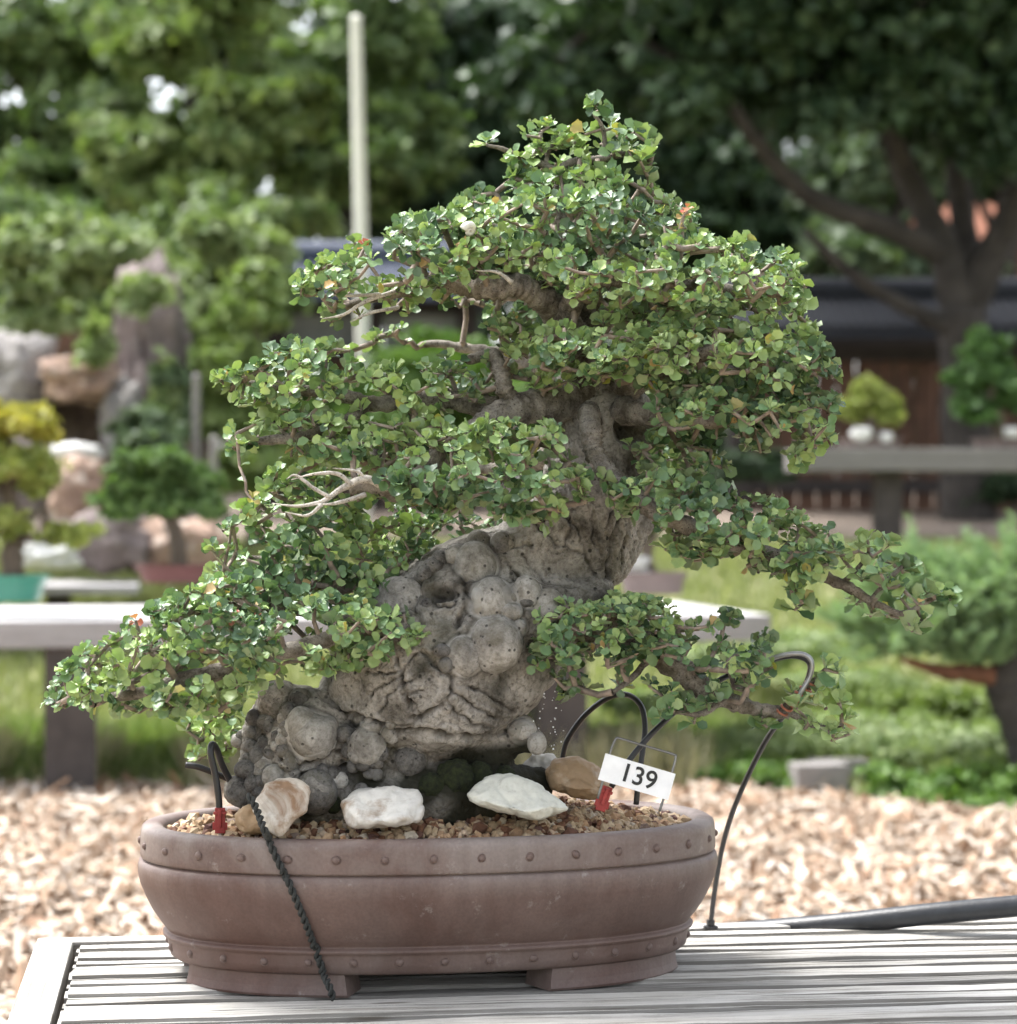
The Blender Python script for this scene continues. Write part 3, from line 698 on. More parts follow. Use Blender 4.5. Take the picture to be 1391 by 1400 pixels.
for i in range(n):
    p = Vector(co[i]); q = p * 14
    a = noise.noise(q); b2 = abs(noise.noise(p * 34 + Vector((5, 2, 1)))); c3 = noise.noise(p * 85)
    wv = noise.noise_vector(p * 22) * 1.1 + noise.noise_vector(p * 70) * .35
    wr = abs(noise.noise(Vector((p.x * 70 + p.z * 44, p.y * 40, p.z * 76 - p.x * 44)) + wv * 1.4)); gate = min(1, max(0, noise.noise(p * 26 + Vector((3, 7, 1))) * 2.2 + .45))
    c4 = noise.noise(p * 190); c5 = 1 - abs(noise.noise(p * 120 + wv)) * 2
    ph = 520 * (p.z * .82 + p.x * .52) + 7.0 * noise.noise(p * 13) + 2.2 * noise.noise(p * 45) if p.z < .86 else 600 * (p.x * .9 + p.z * .25) + 7 * noise.noise(p * 14) + 2.2 * noise.noise(p * 45)
    fold = abs(math.sin(ph)); fg = min(1, max(0, noise.noise(p * 17 + Vector((1, 8, 4))) * 2 + .55))
    disp[i] += calm[i] * (a * .006 + (b2 - .25) * .003 + c3 * .0010 + c4 * .0004 + (fold ** .5 - .6) * .0021 * fg - (max(0, .10 - wr) / .10) * .0022 * gate)
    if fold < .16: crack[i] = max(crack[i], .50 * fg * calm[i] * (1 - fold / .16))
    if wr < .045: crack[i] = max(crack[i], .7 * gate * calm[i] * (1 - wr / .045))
    mz = noise.noise(p * 18 + Vector((9, 9, 9)))
    low = min(1, max(0, (.775 - p.z) / .055)) * min(1, max(0, (p.x + .21) / .05))
    moss[i] = min(.95, max(0, (mz + .95 * low - .30) * 2.4))
co2 = co + nr_ * disp[:, None]
tme.vertices.foreach_set('co', co2.astype(np.float32).ravel())
for nm, arr in (('crack', crack), ('moss', moss), ('pale', pale)):
    at = tme.attributes.new(nm, 'FLOAT', 'POINT'); at.data.foreach_set('value', arr.astype(np.float32))
tme.polygons.foreach_set('use_smooth', [True] * len(tme.polygons)); tme.update()
tme.materials.clear()
trunk = obj('trunk', tme, M['bark'], tree)
bvh = BVHTree.FromPolygons([tuple(v) for v in co2], [tuple(p.vertices) for p in tme.polygons])
def hit(px, py, default=3.0):
    o = Vector((0, 0, ZC)); d = (P(px, py, 3) - o).normalized()
    h = bvh.ray_cast(o, d)
    return (h[0], h[1]) if h[0] is not None else (P(px, py, default), Vector((0, -1, 0)))
# burls: every knob its own part
for i, (x, y, r, dk) in enumerate(burls):
    c, R_, dk = burl_c[i]
    if r < 16: c = c - Vector((0, R_ * .35, 0))
    tv, tf = ICO[4 if r > 22 else (3 if r > 11 else 2)]; V = []
    for v in tv:
        p = Vector(v) * R_; d = 1.07 + .07 * noise.noise(Vector(v) * 1.2 + Vector((i * 3.1, 0, 0))) + .03 * fbm(Vector(v) * 3 + Vector((0, i, 0)), 2)
        d += .006 * noise.noise(Vector(v) * 11 + Vector((i, 0, 3))); V.append(c + Vector((p.x * (1 + .16 * math.sin(i * 2.7)), p.y, p.z * (1 + .16 * math.cos(i * 1.9)))) * d)
    obj('burl', mesh_py('burl', V, [tuple(f) for f in tf], True), M['burl_dark' if dk else 'burl'], tree)
# moss cushions at the foot of the trunk
for (x, y, r) in ((622, 1066, 26), (655, 1060, 18), (590, 1076, 18), (690, 1062, 14), (455, 1100, 13)):
    h, nn = hit(x, y, 3.05); R_ = S(r, 3.0); tv, tf = ICO[4]
    V = [h + Vector((0, R_ * .55, 0)) + Vector(v) * R_ * (1 + .12 * fbm(Vector(v) * 3 + Vector((x, 0, 0)), 3) + .07 * random.random()) for v in tv]
    obj('moss_cushion', mesh_py('moss_cushion', V, [tuple(f) for f in tf], True), M['moss'], tree)

branches = [  # px, py, Y ; radii px
    ([(815, 545, 3.10), (760, 552, 3.06), (710, 556, 3.03), (668, 574, 3.01), (630, 600, 2.99), (590, 622, 2.98)], (34, 26, 20, 14, 9)),
    ([(706, 552, 3.03), (690, 532, 3.02), (684, 505, 3.03), (672, 484, 3.05), (640, 492, 3.07)], (15, 12, 10, 7)),
    ([(806, 520, 3.10), (790, 470, 3.08), (764, 430, 3.05), (738, 404, 3.02), (705, 392, 3.0), (672, 398, 2.99), (640, 392, 3.0), (590, 385, 3.02), (540, 400, 3.03), (480, 415, 3.04)], (30, 26, 22, 18, 17, 14, 10, 8, 6)),
    ([(770, 440, 3.05), (790, 400, 3.0), (826, 380, 2.99), (870, 384, 2.99), (900, 410, 2.98)], (18, 15, 12, 8)),
    ([(800, 500, 3.12), (796, 430, 3.13), (784, 360, 3.13), (772, 300, 3.12), (766, 255, 3.12), (768, 236, 3.11), (780, 222, 3.11), (832, 216, 3.10), (860, 205, 3.10)], (28, 22, 16, 12, 8, 6, 6, 5, 3)),
    ([(768, 236, 3.11), (745, 226, 3.11), (720, 216, 3.11), (690, 204, 3.11), (668, 200, 3.11)], (6, 5, 4, 2.5)),
    ([(828, 214, 3.10), (824, 180, 3.10), (815, 155, 3.10)], (4, 3.5, 2.5)), ([(745, 226, 3.11), (752, 205, 3.11), (764, 188, 3.11)], (4, 3, 2.5)), ([(725, 218, 3.11), (738, 200, 3.1), (738, 182, 3.1)], (3.5, 3, 2.5)),
    ([(806, 560, 3.02), (810, 590, 2.98), (812, 620, 2.97), (830, 648, 2.96), (858, 668, 2.95), (900, 700, 2.94), (970, 728, 2.94), (1040, 752, 2.95), (1100, 778, 2.96), (1160, 802, 2.97), (1196, 826, 2.97)], (15, 15, 14, 14, 13, 12, 11, 10, 9, 7.5, 6)),
    ([(1190, 824, 2.97), (1215, 795, 2.97), (1235, 775, 2.97)], (5, 4, 3)), ([(1196, 826, 2.97), (1235, 838, 2.97), (1270, 822, 2.98), (1290, 815, 2.98)], (5, 4, 4, 2.5)), ([(1150, 798, 2.97), (1172, 775, 2.97), (1188, 755, 2.97)], (4, 3, 2.5)),
    ([(770, 850, 3.06), (830, 862, 3.02), (890, 884, 3.0), (940, 925, 2.99), (985, 952, 2.99), (1030, 968, 2.99), (1080, 976, 2.99)], (24, 22, 20, 17, 13, 10, 8)),
    ([(1070, 974, 2.99), (1088, 955, 2.98), (1110, 935, 2.98), (1130, 915, 2.98)], (5, 5, 4, 3)), ([(1080, 976, 2.99), (1110, 992, 2.98), (1150, 996, 2.98)], (5, 4.5, 3)), ([(1000, 958, 2.98), (960, 975, 2.96), (920, 972, 2.95)], (5, 4, 3)), ([(900, 892, 3.0), (860, 930, 2.97), (840, 945, 2.96)], (6, 4, 3)),
    ([(600, 615, 2.98), (575, 650, 2.96), (548, 672, 2.94), (515, 664, 2.93), (478, 668, 2.93)], (11, 14, 14, 11, 8)),
    ([(560, 800, 3.18), (500, 800, 3.2), (440, 786, 3.2), (380, 770, 3.18), (320, 760, 3.16)], (18, 15, 12, 8, 5)),
    ([(560, 790, 3.16), (545, 760, 3.2), (520, 735, 3.22), (470, 720, 3.2), (400, 715, 3.15)], (9, 8, 7, 5, 4)),
    ([(580, 880, 2.97), (545, 862, 2.94), (480, 866, 2.92), (410, 884, 2.9), (340, 905, 2.9), (270, 925, 2.9), (200, 945, 2.91), (140, 955, 2.92), (95, 955, 2.92)], (14, 13, 12, 11, 11, 10, 9, 6, 3)),
    ([(540, 862, 2.94), (440, 840, 3.0), (340, 830, 3.05), (250, 845, 3.06), (160, 880, 3.05)], (9, 9, 8, 6, 4)),
    ([(850, 530, 3.08), (910, 500, 3.0), (970, 480, 2.97), (1040, 490, 2.97), (1105, 510, 2.99)], (22, 16, 11, 8, 4)),
    ([(850, 560, 3.06), (910, 572, 3.0), (980, 575, 2.97), (1050, 572, 2.98), (1110, 560, 3.0)], (20, 15, 11, 8, 4)),
    ([(800, 450, 3.13), (860, 420, 3.1), (930, 405, 3.06), (1000, 398, 3.04), (1070, 395, 3.05)], (20, 15, 11, 8, 4)),
    ([(930, 405, 3.06), (960, 378, 3.0), (985, 365, 2.98), (1040, 372, 2.98)], (9, 8, 6, 4)),
    ([(680, 560, 3.05), (600, 545, 3.08), (520, 550, 3.06), (460, 540, 3.04), (400, 530, 3.03), (330, 520, 3.03)], (18, 14, 11, 9, 7, 4)),
    ([(500, 555, 3.05), (440, 590, 3.02), (380, 600, 3.0), (310, 605, 3.0)], (9, 8, 7, 4)),
    ([(840, 520, 3.15), (880, 490, 3.25), (920, 460, 3.32), (990, 450, 3.36)], (20, 14, 10, 5)), ([(790, 520, 3.16), (740, 500, 3.26), (660, 480, 3.34), (580, 470, 3.36)], (20, 14, 10, 5)), ([(830, 600, 3.16), (850, 600, 3.28), (900, 620, 3.36)], (18, 12, 6)), ([(760, 620, 3.16), (700, 640, 3.27), (620, 640, 3.34)], (16, 11, 5)),
    ([(560, 1040, 3.16), (450, 1030, 3.2), (330, 1010, 3.2), (270, 1010, 3.18)], (12, 9, 6, 3)),
]
bnodes = []
for i, (pts, rr) in enumerate(branches):
    path = smooth_path([P(*q) for q in pts], 10)
    w = np.array([noise.noise_vector(Vector(p) * 25 + Vector((i, 0, 0))) for p in path]) * .004; w[0] *= 0
    path = path + w; rad_ = np.interp(np.linspace(0, 1, len(path)), np.linspace(0, 1, len(rr)), [S(r, 3.0) for r in rr])
    rad_ = rad_ * (1 + .09 * np.sin(np.arange(len(path)) * 2.0 + i) * (rad_ > .006) + .05 * np.sin(np.arange(len(path)) * .7))
    V, F = tube_vf(path, rad_, 10, .07, True, i)
    obj('branch', mesh_py('branch', V, F, True), M['branch'], tree)
    k0 = 1 if len(path) < 24 else 7
    for p, r in list(zip(path, rad_))[k0:]: bnodes.append((p, r))
for pts, rr in [([(530, 668, 2.925), (500, 655, 2.915), (468, 668, 2.91), (440, 686, 2.905), (405, 692, 2.90), (372, 688, 2.90)], (9, 9, 8, 6, 5, 3)), ([(482, 664, 2.91), (462, 648, 2.905), (430, 648, 2.90), (398, 656, 2.90)], (6, 5, 4, 2.5)),
                ([(452, 680, 2.905), (430, 668, 2.90), (405, 650, 2.90), (392, 655, 2.89)], (5, 4, 4, 2.5)), ([(500, 676, 2.915), (460, 688, 2.90), (430, 690, 2.90)], (6, 5, 3)), ([(440, 690, 2.90), (420, 705, 2.895), (390, 700, 2.89)], (5, 4, 2.5)), ([(500, 660, 2.915), (490, 645, 2.91), (455, 640, 2.90)], (5, 4, 3)),
                ([(540, 398, 2.99), (500, 412, 2.96), (470, 430, 2.95), (440, 436, 2.94)], (5, 5, 4, 3)), ([(520, 402, 2.97), (480, 404, 2.95), (445, 402, 2.94)], (4, 4, 3)), ([(545, 420, 2.98), (505, 428, 2.95), (480, 440, 2.94)], (5, 4, 3)), ([(700, 386, 2.97), (680, 372, 2.96), (650, 370, 2.95)], (6, 4, 3))]:
    o = tube('dead_twig', [P(*q) for q in pts], [S(r * .62, 2.9) for r in rr] + [S(.5, 2.9)], M['deadwood'], tree, 8, 5, .08)

# foliage pads: outline, distance, half depth
pads = [
    ([(560, 300), (640, 262), (700, 244), (780, 232), (860, 240), (905, 265), (950, 290), (945, 330), (880, 350), (760, 352), (640, 335)], 3.11, .20, 1.0),
    ([(405, 388), (430, 362), (490, 322), (560, 292), (640, 282), (690, 320), (705, 370), (640, 388), (580, 392), (520, 402), (470, 420), (425, 424)], 3.02, .15, 1.05),
    ([(690, 340), (780, 320), (880, 325), (940, 315), (1020, 325), (1085, 355), (1106, 395), (1090, 425), (1020, 420), (940, 440), (880, 440), (800, 420), (740, 385)], 3.02, .17, 1.05),
    ([(740, 452), (850, 430), (960, 445), (1080, 448), (1122, 468), (1150, 520), (1100, 545), (1000, 530), (900, 520), (800, 520), (735, 505)], 2.98, .12, 1.1),
    ([(870, 520), (960, 520), (1060, 520), (1148, 530), (1146, 590), (1092, 636), (1045, 615), (985, 598), (925, 605), (890, 570)], 2.99, .12, 1.0),
    ([(290, 512), (340, 492), (420, 458), (470, 475), (500, 505), (500, 540), (450, 552), (400, 560), (330, 548)], 3.02, .12, 1.0),
    ([(480, 510), (560, 498), (620, 486), (690, 498), (690, 530), (640, 560), (560, 575), (490, 560)], 3.04, .10, .8),
    ([(285, 602), (340, 572), (420, 562), (520, 580), (600, 575), (640, 600), (600, 625), (520, 645), (430, 630), (370, 620), (300, 612)], 3.0, .10, 1.0),
    ([(560, 690), (520, 650), (560, 610), (620, 590), (700, 575), (775, 590), (802, 640), (790, 690), (740, 715), (680, 705), (620, 700)], 2.93, .08, 1.15),
    ([(280, 742), (320, 700), (370, 672), (440, 680), (540, 715), (600, 706), (560, 790), (480, 815), (380, 805), (300, 792), (275, 770)], 3.10, .13, .95),
    ([(520, 720), (600, 705), (690, 715), (660, 745), (600, 770), (540, 790)], 3.24, .06, .6),
    ([(60, 952), (110, 888), (200, 842), (262, 797), (330, 792), (420, 812), (500, 815), (560, 840), (580, 862), (560, 882), (480, 912), (420, 918), (350, 945), (290, 978), (220, 975), (150, 965), (100, 972)], 2.94, .12, 1.1),
    ([(235, 1000), (290, 958), (345, 955), (345, 1020), (300, 1052), (262, 1035)], 3.16, .07, .9),
    ([(835, 665), (880, 640), (960, 660), (1060, 688), (1140, 728), (1172, 762), (1130, 780), (1090, 815), (1040, 785), (960, 768), (905, 750), (880, 720)], 2.95, .09, 1.1),
    ([(720, 860), (740, 830), (800, 812), (900, 818), (1000, 840), (1062, 880), (1052, 925), (1000, 960), (950, 940), (880, 900), (820, 925), (770, 945), (730, 905)], 2.98, .10, 1.05),
    ([(885, 900), (960, 930), (980, 960), (900, 990), (890, 970)], 2.95, .03, .25),
    ([(340, 650), (430, 620), (560, 640), (565, 690), (470, 700), (380, 705)], 3.08, .08, .8),
    ([(660, 440), (760, 425), (800, 520), (745, 545), (690, 525), (650, 480)], 3.03, .05, .7),
    ([(850, 605), (960, 590), (1000, 640), (960, 672), (880, 655)], 3.02, .05, .7),
    ([(850, 405), (1095, 405), (1132, 470), (1040, 475), (900, 465)], 3.04, .08, .9),
    ([(262, 800), (380, 775), (520, 785), (570, 835), (420, 840), (300, 830)], 3.02, .08, .9),
    ([(430, 410), (520, 392), (600, 385), (650, 395), (600, 425), (500, 440), (440, 436)], 3.06, .06, .45),
    ([(790, 650), (850, 640), (880, 690), (830, 705), (790, 690)], 2.94, .03, .7),
    ([(540, 690), (640, 690), (700, 700), (690, 735), (620, 725), (550, 730)], 3.18, .05, .6),
    ([(690, 205), (770, 190), (860, 190), (895, 230), (880, 262), (700, 262)], 3.11, .07, .45),
    # the far side of the crown
    ([(600, 330), (700, 280), (860, 280), (960, 340), (980, 420), (860, 470), (700, 450), (600, 400)], 3.30, .10, .6),
    ([(860, 420), (1000, 420), (1060, 480), (1040, 560), (940, 580), (860, 520)], 3.32, .10, .6),
    ([(420, 480), (560, 440), (500, 500), (480, 540), (400, 540)], 3.28, .06, .4),
    ([(560, 620), (700, 610), (740, 650), (640, 680), (560, 670)], 3.32, .07, .5), ([(850, 600), (960, 600), (990, 650), (900, 660)], 3.34, .06, .5),
]
def in_poly(p, poly):
    x, y = p[:, 0], p[:, 1]; c = np.zeros(len(p), bool); n = len(poly)
    for i in range(n):
        x1, y1 = poly[i]; x2, y2 = poly[(i + 1) % n]
        m = ((y1 > y) != (y2 > y)) & (x < (x2 - x1) * (y - y1) / (y2 - y1 + 1e-9) + x1); c ^= m
    return c
ros_p, ros_a, ros_k = [], [], []
for pi, (poly, Yc, hd, dens) in enumerate(pads):
    pl = np.array(poly, float); lo, hi = pl.min(0), pl.max(0)
    area = .5 * abs(np.dot(pl[:, 0], np.roll(pl[:, 1], 1)) - np.dot(pl[:, 1], np.roll(pl[:, 0], 1)))
    want = int(area / 900 * 5.6 * dens * (.6 + .4 * min(1.5, hd / .12))); got = 0
    cen = pl.mean(0)
    cand = lo + (hi - lo) * rng.random((want * 5, 2)); cand = cand[in_poly(cand, poly)]
    # clumps: thin out where a noise field is low
    nz = np.array([noise.noise(Vector((x / 34, y / 26, pi * 3.3))) for x, y in cand]); cand = cand[(nz + rng.normal(0, .22, len(nz))) > -.20][:want]
    de = np.min([seg_dist(cand, poly[i], poly[(i + 1) % len(poly)]) for i in range(len(poly))], axis=0)
    th = np.sqrt(np.clip(de / 46, .04, 1)); s = rng.random(len(cand)) * 2 - 1; s = np.sign(s) * np.abs(s) ** .7
    for (x, y), t, q in zip(cand, th, s):
        p = P(x, y, Yc + hd * t * q); ros_p.append(p)
        out = Vector(((x - cen[0]) / (hi[0] - lo[0]) * 1.3, q * .9, -(y - cen[1]) / (hi[1] - lo[1]) * .8))
        ax = out * .8 + Vector((0, -.22, .75)) + Vector(rng.normal(0, .50, 3)); ros_a.append(ax.normalized()); ros_k.append(0)
special = [(665, 193), (738, 178), (722, 182), (768, 182), (800, 180), (812, 143), (824, 148), (835, 172), (868, 178), (886, 190), (876, 216), (884, 236), (848, 200), (700, 222), (735, 200), (850, 240), (760, 200), (782, 190), (705, 240), (820, 235), (800, 250), (890, 205), (862, 195), (845, 182), (748, 170), (728, 212), (715, 228)]
for x, y in special: ros_p.append(P(x, y, 3.11 + rng.normal(0, .02))); ros_a.append((Vector((0, -.25, .8)) + Vector(rng.normal(0, .3, 3))).normalized()); ros_k.append(1)
for x, y in [(1186, 735), (1176, 750), (1200, 762), (1216, 742), (1222, 768), (1236, 778), (1246, 775), (1200, 792), (1212, 800), (1228, 800), (1180, 790), (1192, 838), (1215, 838), (1238, 842), (1256, 822), (1270, 808), (1280, 812), (1296, 812), (1262, 850), (1250, 860), (1300, 820), (1160, 770), (1205, 780), (1170, 822), (1232, 815), (1090, 830), (1100, 820)]:
    ros_p.append(P(x, y, 2.97 + rng.normal(0, .02))); ros_a.append((Vector((.2, -.25, .8)) + Vector(rng.normal(0, .35, 3))).normalized()); ros_k.append(1)
for x, y in [(1130, 912), (1118, 930), (1148, 918), (1140, 945), (1100, 955), (1150, 960), (1128, 965), (1155, 985), (1160, 1000), (1135, 1000), (1110, 985), (1090, 965), (1050, 990), (1040, 985), (920, 968), (940, 960), (905, 978), (950, 985), (800, 940), (780, 948), (850, 938), (1140, 1008), (1085, 945), (1120, 945), (1100, 995)]:
    ros_p.append(P(x, y, 2.98 + rng.normal(0, .02))); ros_a.append((Vector((.1, -.3, .7)) + Vector(rng.normal(0, .35, 3))).normalized()); ros_k.append(1)
for x, y, c in [(935, 292, 4), (930, 310, 4), (940, 285, 5), (498, 336, 5), (330, 872, 5), (350, 846, 5), (322, 842, 5), (186, 846, 5), (934, 686, 5), (345, 680, 3), (600, 296, 3)]:
    h = 2.885 if y > 800 else 2.93
    ros_p.append(P(x, y, h if y > 400 else 2.98)); ros_a.append(Vector((0, -.4, .8)).normalized()); ros_k.append(-c)
ros_p = np.array(ros_p); ros_a = np.array(ros_a); ros_k = np.array(ros_k)
# twigs: every rosette joins the nearest living wood
bp = np.array([q[0] for q in bnodes]); cap = len(bp) + len(ros_p) * 8
nodes = np.zeros((cap, 3)); nodes[:len(bp)] = bp; parent = np.full(cap, -1); cnt = len(bp)
d0 = np.array([np.min(np.linalg.norm(bp - p, axis=1)) for p in ros_p]); order = np.argsort(d0)
tip = {}
for i in order:
    p = ros_p[i] - ros_a[i] * .004
    dv = nodes[:cnt] - p; dist = np.linalg.norm(dv, axis=1) + np.where(np.arange(cnt) < len(bp), 0, .004) ; j = int(np.argmin(dist)); a = nodes[j]
    L = np.linalg.norm(p - a); m = min(7, max(1, int(L / .018))); prev = j
    for k in range(1, m + 1):
        f = k / m; q = a + (p - a) * f
        if k < m: q = q + rng.normal(0, .0035, 3) + np.array([0, 0, -.010 * math.sin(f * math.pi)]) * min(1, L / .06)
        nodes[cnt] = q; parent[cnt] = prev; prev = cnt; cnt += 1
    tip[i] = prev
w = np.zeros(cnt)
for i in tip: w[tip[i]] += 1
for k in range(cnt - 1, len(bp) - 1, -1): w[parent[k]] += w[k]
twr = np.minimum(.0011 + .0008 * np.sqrt(w), .0042)
idx = np.arange(len(bp), cnt); A = nodes[parent[idx]]; B = nodes[idx]
ra = np.where(parent[idx] < len(bp), twr[idx] * 1.15, twr[np.maximum(parent[idx], 0)]); rb = twr[idx]
dr = norm(B - A); x_ = norm(np.cross(dr, rand_dirs(len(idx)))); y_ = np.cross(dr, x_); sides = 5
ang = np.arange(sides) / sides * 2 * math.pi
ringA = A[:, None] + (np.cos(ang)[None, :, None] * x_[:, None] + np.sin(ang)[None, :, None] * y_[:, None]) * ra[:, None, None]
ringB = (B + dr * rb[:, None] * .6)[:, None] + (np.cos(ang)[None, :, None] * x_[:, None] + np.sin(ang)[None, :, None] * y_[:, None]) * rb[:, None, None]
V = np.concatenate([ringA, ringB], 1).reshape(-1, 3)
tq = np.array([[k, (k + 1) % sides, (k + 1) % sides + sides, k + sides] for k in range(sides)])
F = (tq[None] + (np.arange(len(idx)) * 2 * sides)[:, None, None]).reshape(-1, 4)
o = obj('twigs', mesh_np('twigs', V, F), M['twig'], tree); tag(o, kind='stuff')
# leaves: rounded, slightly toothed, cupped
def leaf_template(kind):
    st = [(0, .03), (.15, .07), (.32, .28), (.48, .41), (.64, .46), (.80, .40), (.93, .23), (1.0, .05)]
    V = []; 
    for k, (y, w_) in enumerate(st):
        ww = w_ * (1.0, .86, 1.08)[kind] * (1 + (.13 if k % 2 else -.10))
        bend = (.22, -.26, .05)[kind] * (y * y) - (.12, -.05, 0)[kind] * y + .02 * ((k % 3) - 1)
        V += [(-ww, y - .02 * (k % 2), bend + ww * (.34, .22, .50)[kind]), (0, y, bend - .03), (ww, y + .01 * (k % 2), bend + ww * (.26, .40, .36)[kind] + .03 * (k % 2))]
    F = []
    for k in range(len(st) - 1):
        a = k * 3; F += [(a, a + 1, a + 4), (a, a + 4, a + 3), (a + 1, a + 2, a + 5), (a + 1, a + 5, a + 4)]
    return np.array(V, float), np.array(F)
LT = [leaf_template(k) for k in range(3)]
lp, ld, ln, ls, lm, lk = [], [], [], [], [], []
colour_noise = [noise.noise(Vector(p) * 9) for p in ros_p]
for i in range(len(ros_p)):
    ax = Vector(ros_a[i]); k = int(rng.integers(5, 9)) if ros_k[i] >= 0 else int(rng.integers(5, 8))
    t0 = ax.orthogonal().normalized(); t1 = ax.cross(t0); ph = rng.random() * 6.28
    base_size = rng.uniform(.0118, .0186) * (1.34 if ros_k[i] == 1 else 1)
    if ros_k[i] < 0: base_size *= .62
    hue = colour_noise[i]
    for j in range(k):
        ph += 2.4 + rng.normal(0, .2); op = rad(28 + 62 * (1 - j / k) + rng.normal(0, 13))
        r = t0 * math.cos(ph) + t1 * math.sin(ph)
        d = r * math.sin(op) + ax * math.cos(op); nn = ax * math.sin(op) - r * math.cos(op)
        nn = nn + Vector(rng.normal(0, .42, 3))
        lp.append(Vector(ros_p[i]) + ax * (.003 * (j / k) * 2 - .004) + d * .0012); ld.append(d); ln.append(nn)
        ls.append(base_size * (1.0 - .50 * (j / k) ** 2) * rng.uniform(.70, 1.18))
        u = rng.random()
        if ros_k[i] < 0: c = -ros_k[i]
        elif u < .006: c = 4
        elif u < .013: c = 3
        else:
            q = hue * 1.1 + rng.normal(0, .28) + .10 * (j / k)
            c = 1 if q > .14 else (2 if q < -.34 else 0)
        lm.append(c); lk.append(int(rng.integers(0, 3)))
# stray leaves along the twigs
extra = rng.choice(np.arange(len(bp), cnt), size=min(2600, cnt - len(bp)), replace=False)
for q in extra:
    d = Vector(rng.normal(0, 1, 3)); d.z = abs(d.z) * .6; d.normalize()
    lp.append(Vector(nodes[q])); ld.append(d); ln.append(Vector((0, -.2, 1)) + Vector(rng.normal(0, .4, 3))); ls.append(rng.uniform(.011, .019)); lm.append(int(rng.choice([0, 0, 2, 1]))); lk.append(int(rng.integers(0, 3)))
lp = np.array(lp); ld = np.array(ld); ln = np.array(ln); ls = np.array(ls); lm = np.array(lm); lk = np.array(lk); RL = frames(ld, ln)
LM = [M['leaf_a'], M['leaf_b'], M['leaf_c'], M['leaf_d'], M['leaf_e'], M['leaf_f']]
# the 300 that show largest: close to the eye, facing it, nothing in front
vdir = norm(lp - np.array([0, 0, ZC])); face = np.abs(np.einsum('ij,ij->i', vdir, RL[:, :, 2])); uvl = proj(lp)
score = ls ** 2 * (face + .15)
cell = {}
for i in np.argsort(lp[:, 1]):
    key = (int(uvl[i, 0] // 14), int(uvl[i, 1] // 14))
    if key not in cell: cell[key] = i
vis = np.array(sorted(cell.values())); top = vis[np.argsort(-score[vis])[:300]]; single = np.zeros(len(lp), bool); single[top] = True
parts_v, parts_f, parts_m = [], [], []; off = 0
for k in range(3):
    s = np.where((lk == k) & ~single)[0]; tv, tf = LT[k]
    Vv, Ff = scatter(tv, tf, RL[s], ls[s][:, None], lp[s]); parts_v.append(Vv); parts_f.append(Ff + off); off += len(Vv); parts_m.append(np.repeat(lm[s], len(tf)))
me = mesh_np('foliage', np.concatenate(parts_v), np.concatenate(parts_f), True, np.concatenate(parts_m))
for m in LM: me.materials.append(m)
o = obj('foliage', me, None, tree); tag(o, kind='stuff')
single_mesh = {}
for i in top:
    key = (int(lk[i]), int(lm[i]))
    if key not in single_mesh:
        tv, tf = LT[key[0]]; me = mesh_np('leaf', tv, tf); me.materials.append(LM[key[1]]); single_mesh[key] = me
    o = obj('leaf', single_mesh[key], None, tree)
    o.matrix_basis = Matrix.Translation(Vector(lp[i])) @ Matrix(RL[i].tolist()).to_4x4() @ Matrix.Scale(float(ls[i]), 4)
print('rosettes', len(ros_p), 'leaves', len(lp), 'twig segs', len(idx), 'trunk verts', n)

# snail on the crown
V = []; path = []; rr = []
for k in range(46):
    t = k / 45 * 4.6 * math.pi / 2 * 1.3; r = .0016 + .0075 * (k / 45) ** 1.3
    path.append((math.cos(t) * r, -.005 * (1 - k / 45), math.sin(t) * r)); rr.append(.0012 + .0042 * (k / 45))
V, F = tube_vf(np.array([Matrix.Rotation(.7, 3, 'Z') @ Matrix.Rotation(.5, 3, 'X') @ Vector(q) for q in path]) * .85 + np.array(P(641, 314, 2.95)), rr, 10)
o = obj('snail_shell', mesh_py('snail_shell', V, F, True), M['shell']); tag(o, 'small white spiral snail shell among the crown leaves', 'snail shell')

# ------------------------------------------------------------------ plate with number 139
pc = P(871, 1062, 2.955); proll = rad(-16.5)
plate = empty('number_plate', P(871, 1100, 2.955), 'white plate reading 139 hung on a bent wire in the pot', 'sign')
def plate_local(x, y, z=0): # x right, y up in the plate's plane (metres), z to the camera
    c, s = math.cos(proll), math.sin(proll); return Vector((pc.x + x * c - y * s, pc.y - z + y * .10, pc.z + x * s + y * c))
w2, h2 = S(50, 2.955), S(18.5, 2.955)
V = []; 
for z in (0.0006, -.0006):
    for x, y in ((-w2, -h2), (w2, -h2), (w2, h2), (-w2, h2)): V.append(plate_local(x, y, z))
o = obj('plate', mesh_py('plate', V, [(0, 1, 2, 3), (7, 6, 5, 4), (0, 4, 5, 1), (1, 5, 6, 2), (2, 6, 7, 3), (3, 7, 4, 0)]), M['white_card'], plate)
cu = bpy.data.curves.new('n', 'FONT'); cu.body = '139'; cu.size = S(35, 2.955); cu.align_x = 'CENTER'; cu.align_y = 'CENTER'; cu.extrude = .0002; cu.offset = .00035
to = bpy.data.objects.new('n', cu); COL.objects.link(to); bpy.context.view_layer.update()
me = bpy.data.meshes.new_from_object(to.evaluated_get(bpy.context.evaluated_depsgraph_get())); bpy.data.objects.remove(to)
for v in me.vertices: v.co = plate_local(v.co.x + .002, v.co.y, .0011 + v.co.z)
me.name = 'number'; me.materials.clear(); obj('number', me, M['ink'], plate)
wp = [plate_local(S(x, 2.955), S(y, 2.955), -.0018) for x, y in ((-43, -44), (-43, -10), (-44, 20), (-42, 40), (-36, 43), (0, 43), (38, 43), (44, 40), (45, 20), (44, -10), (43, -36))]
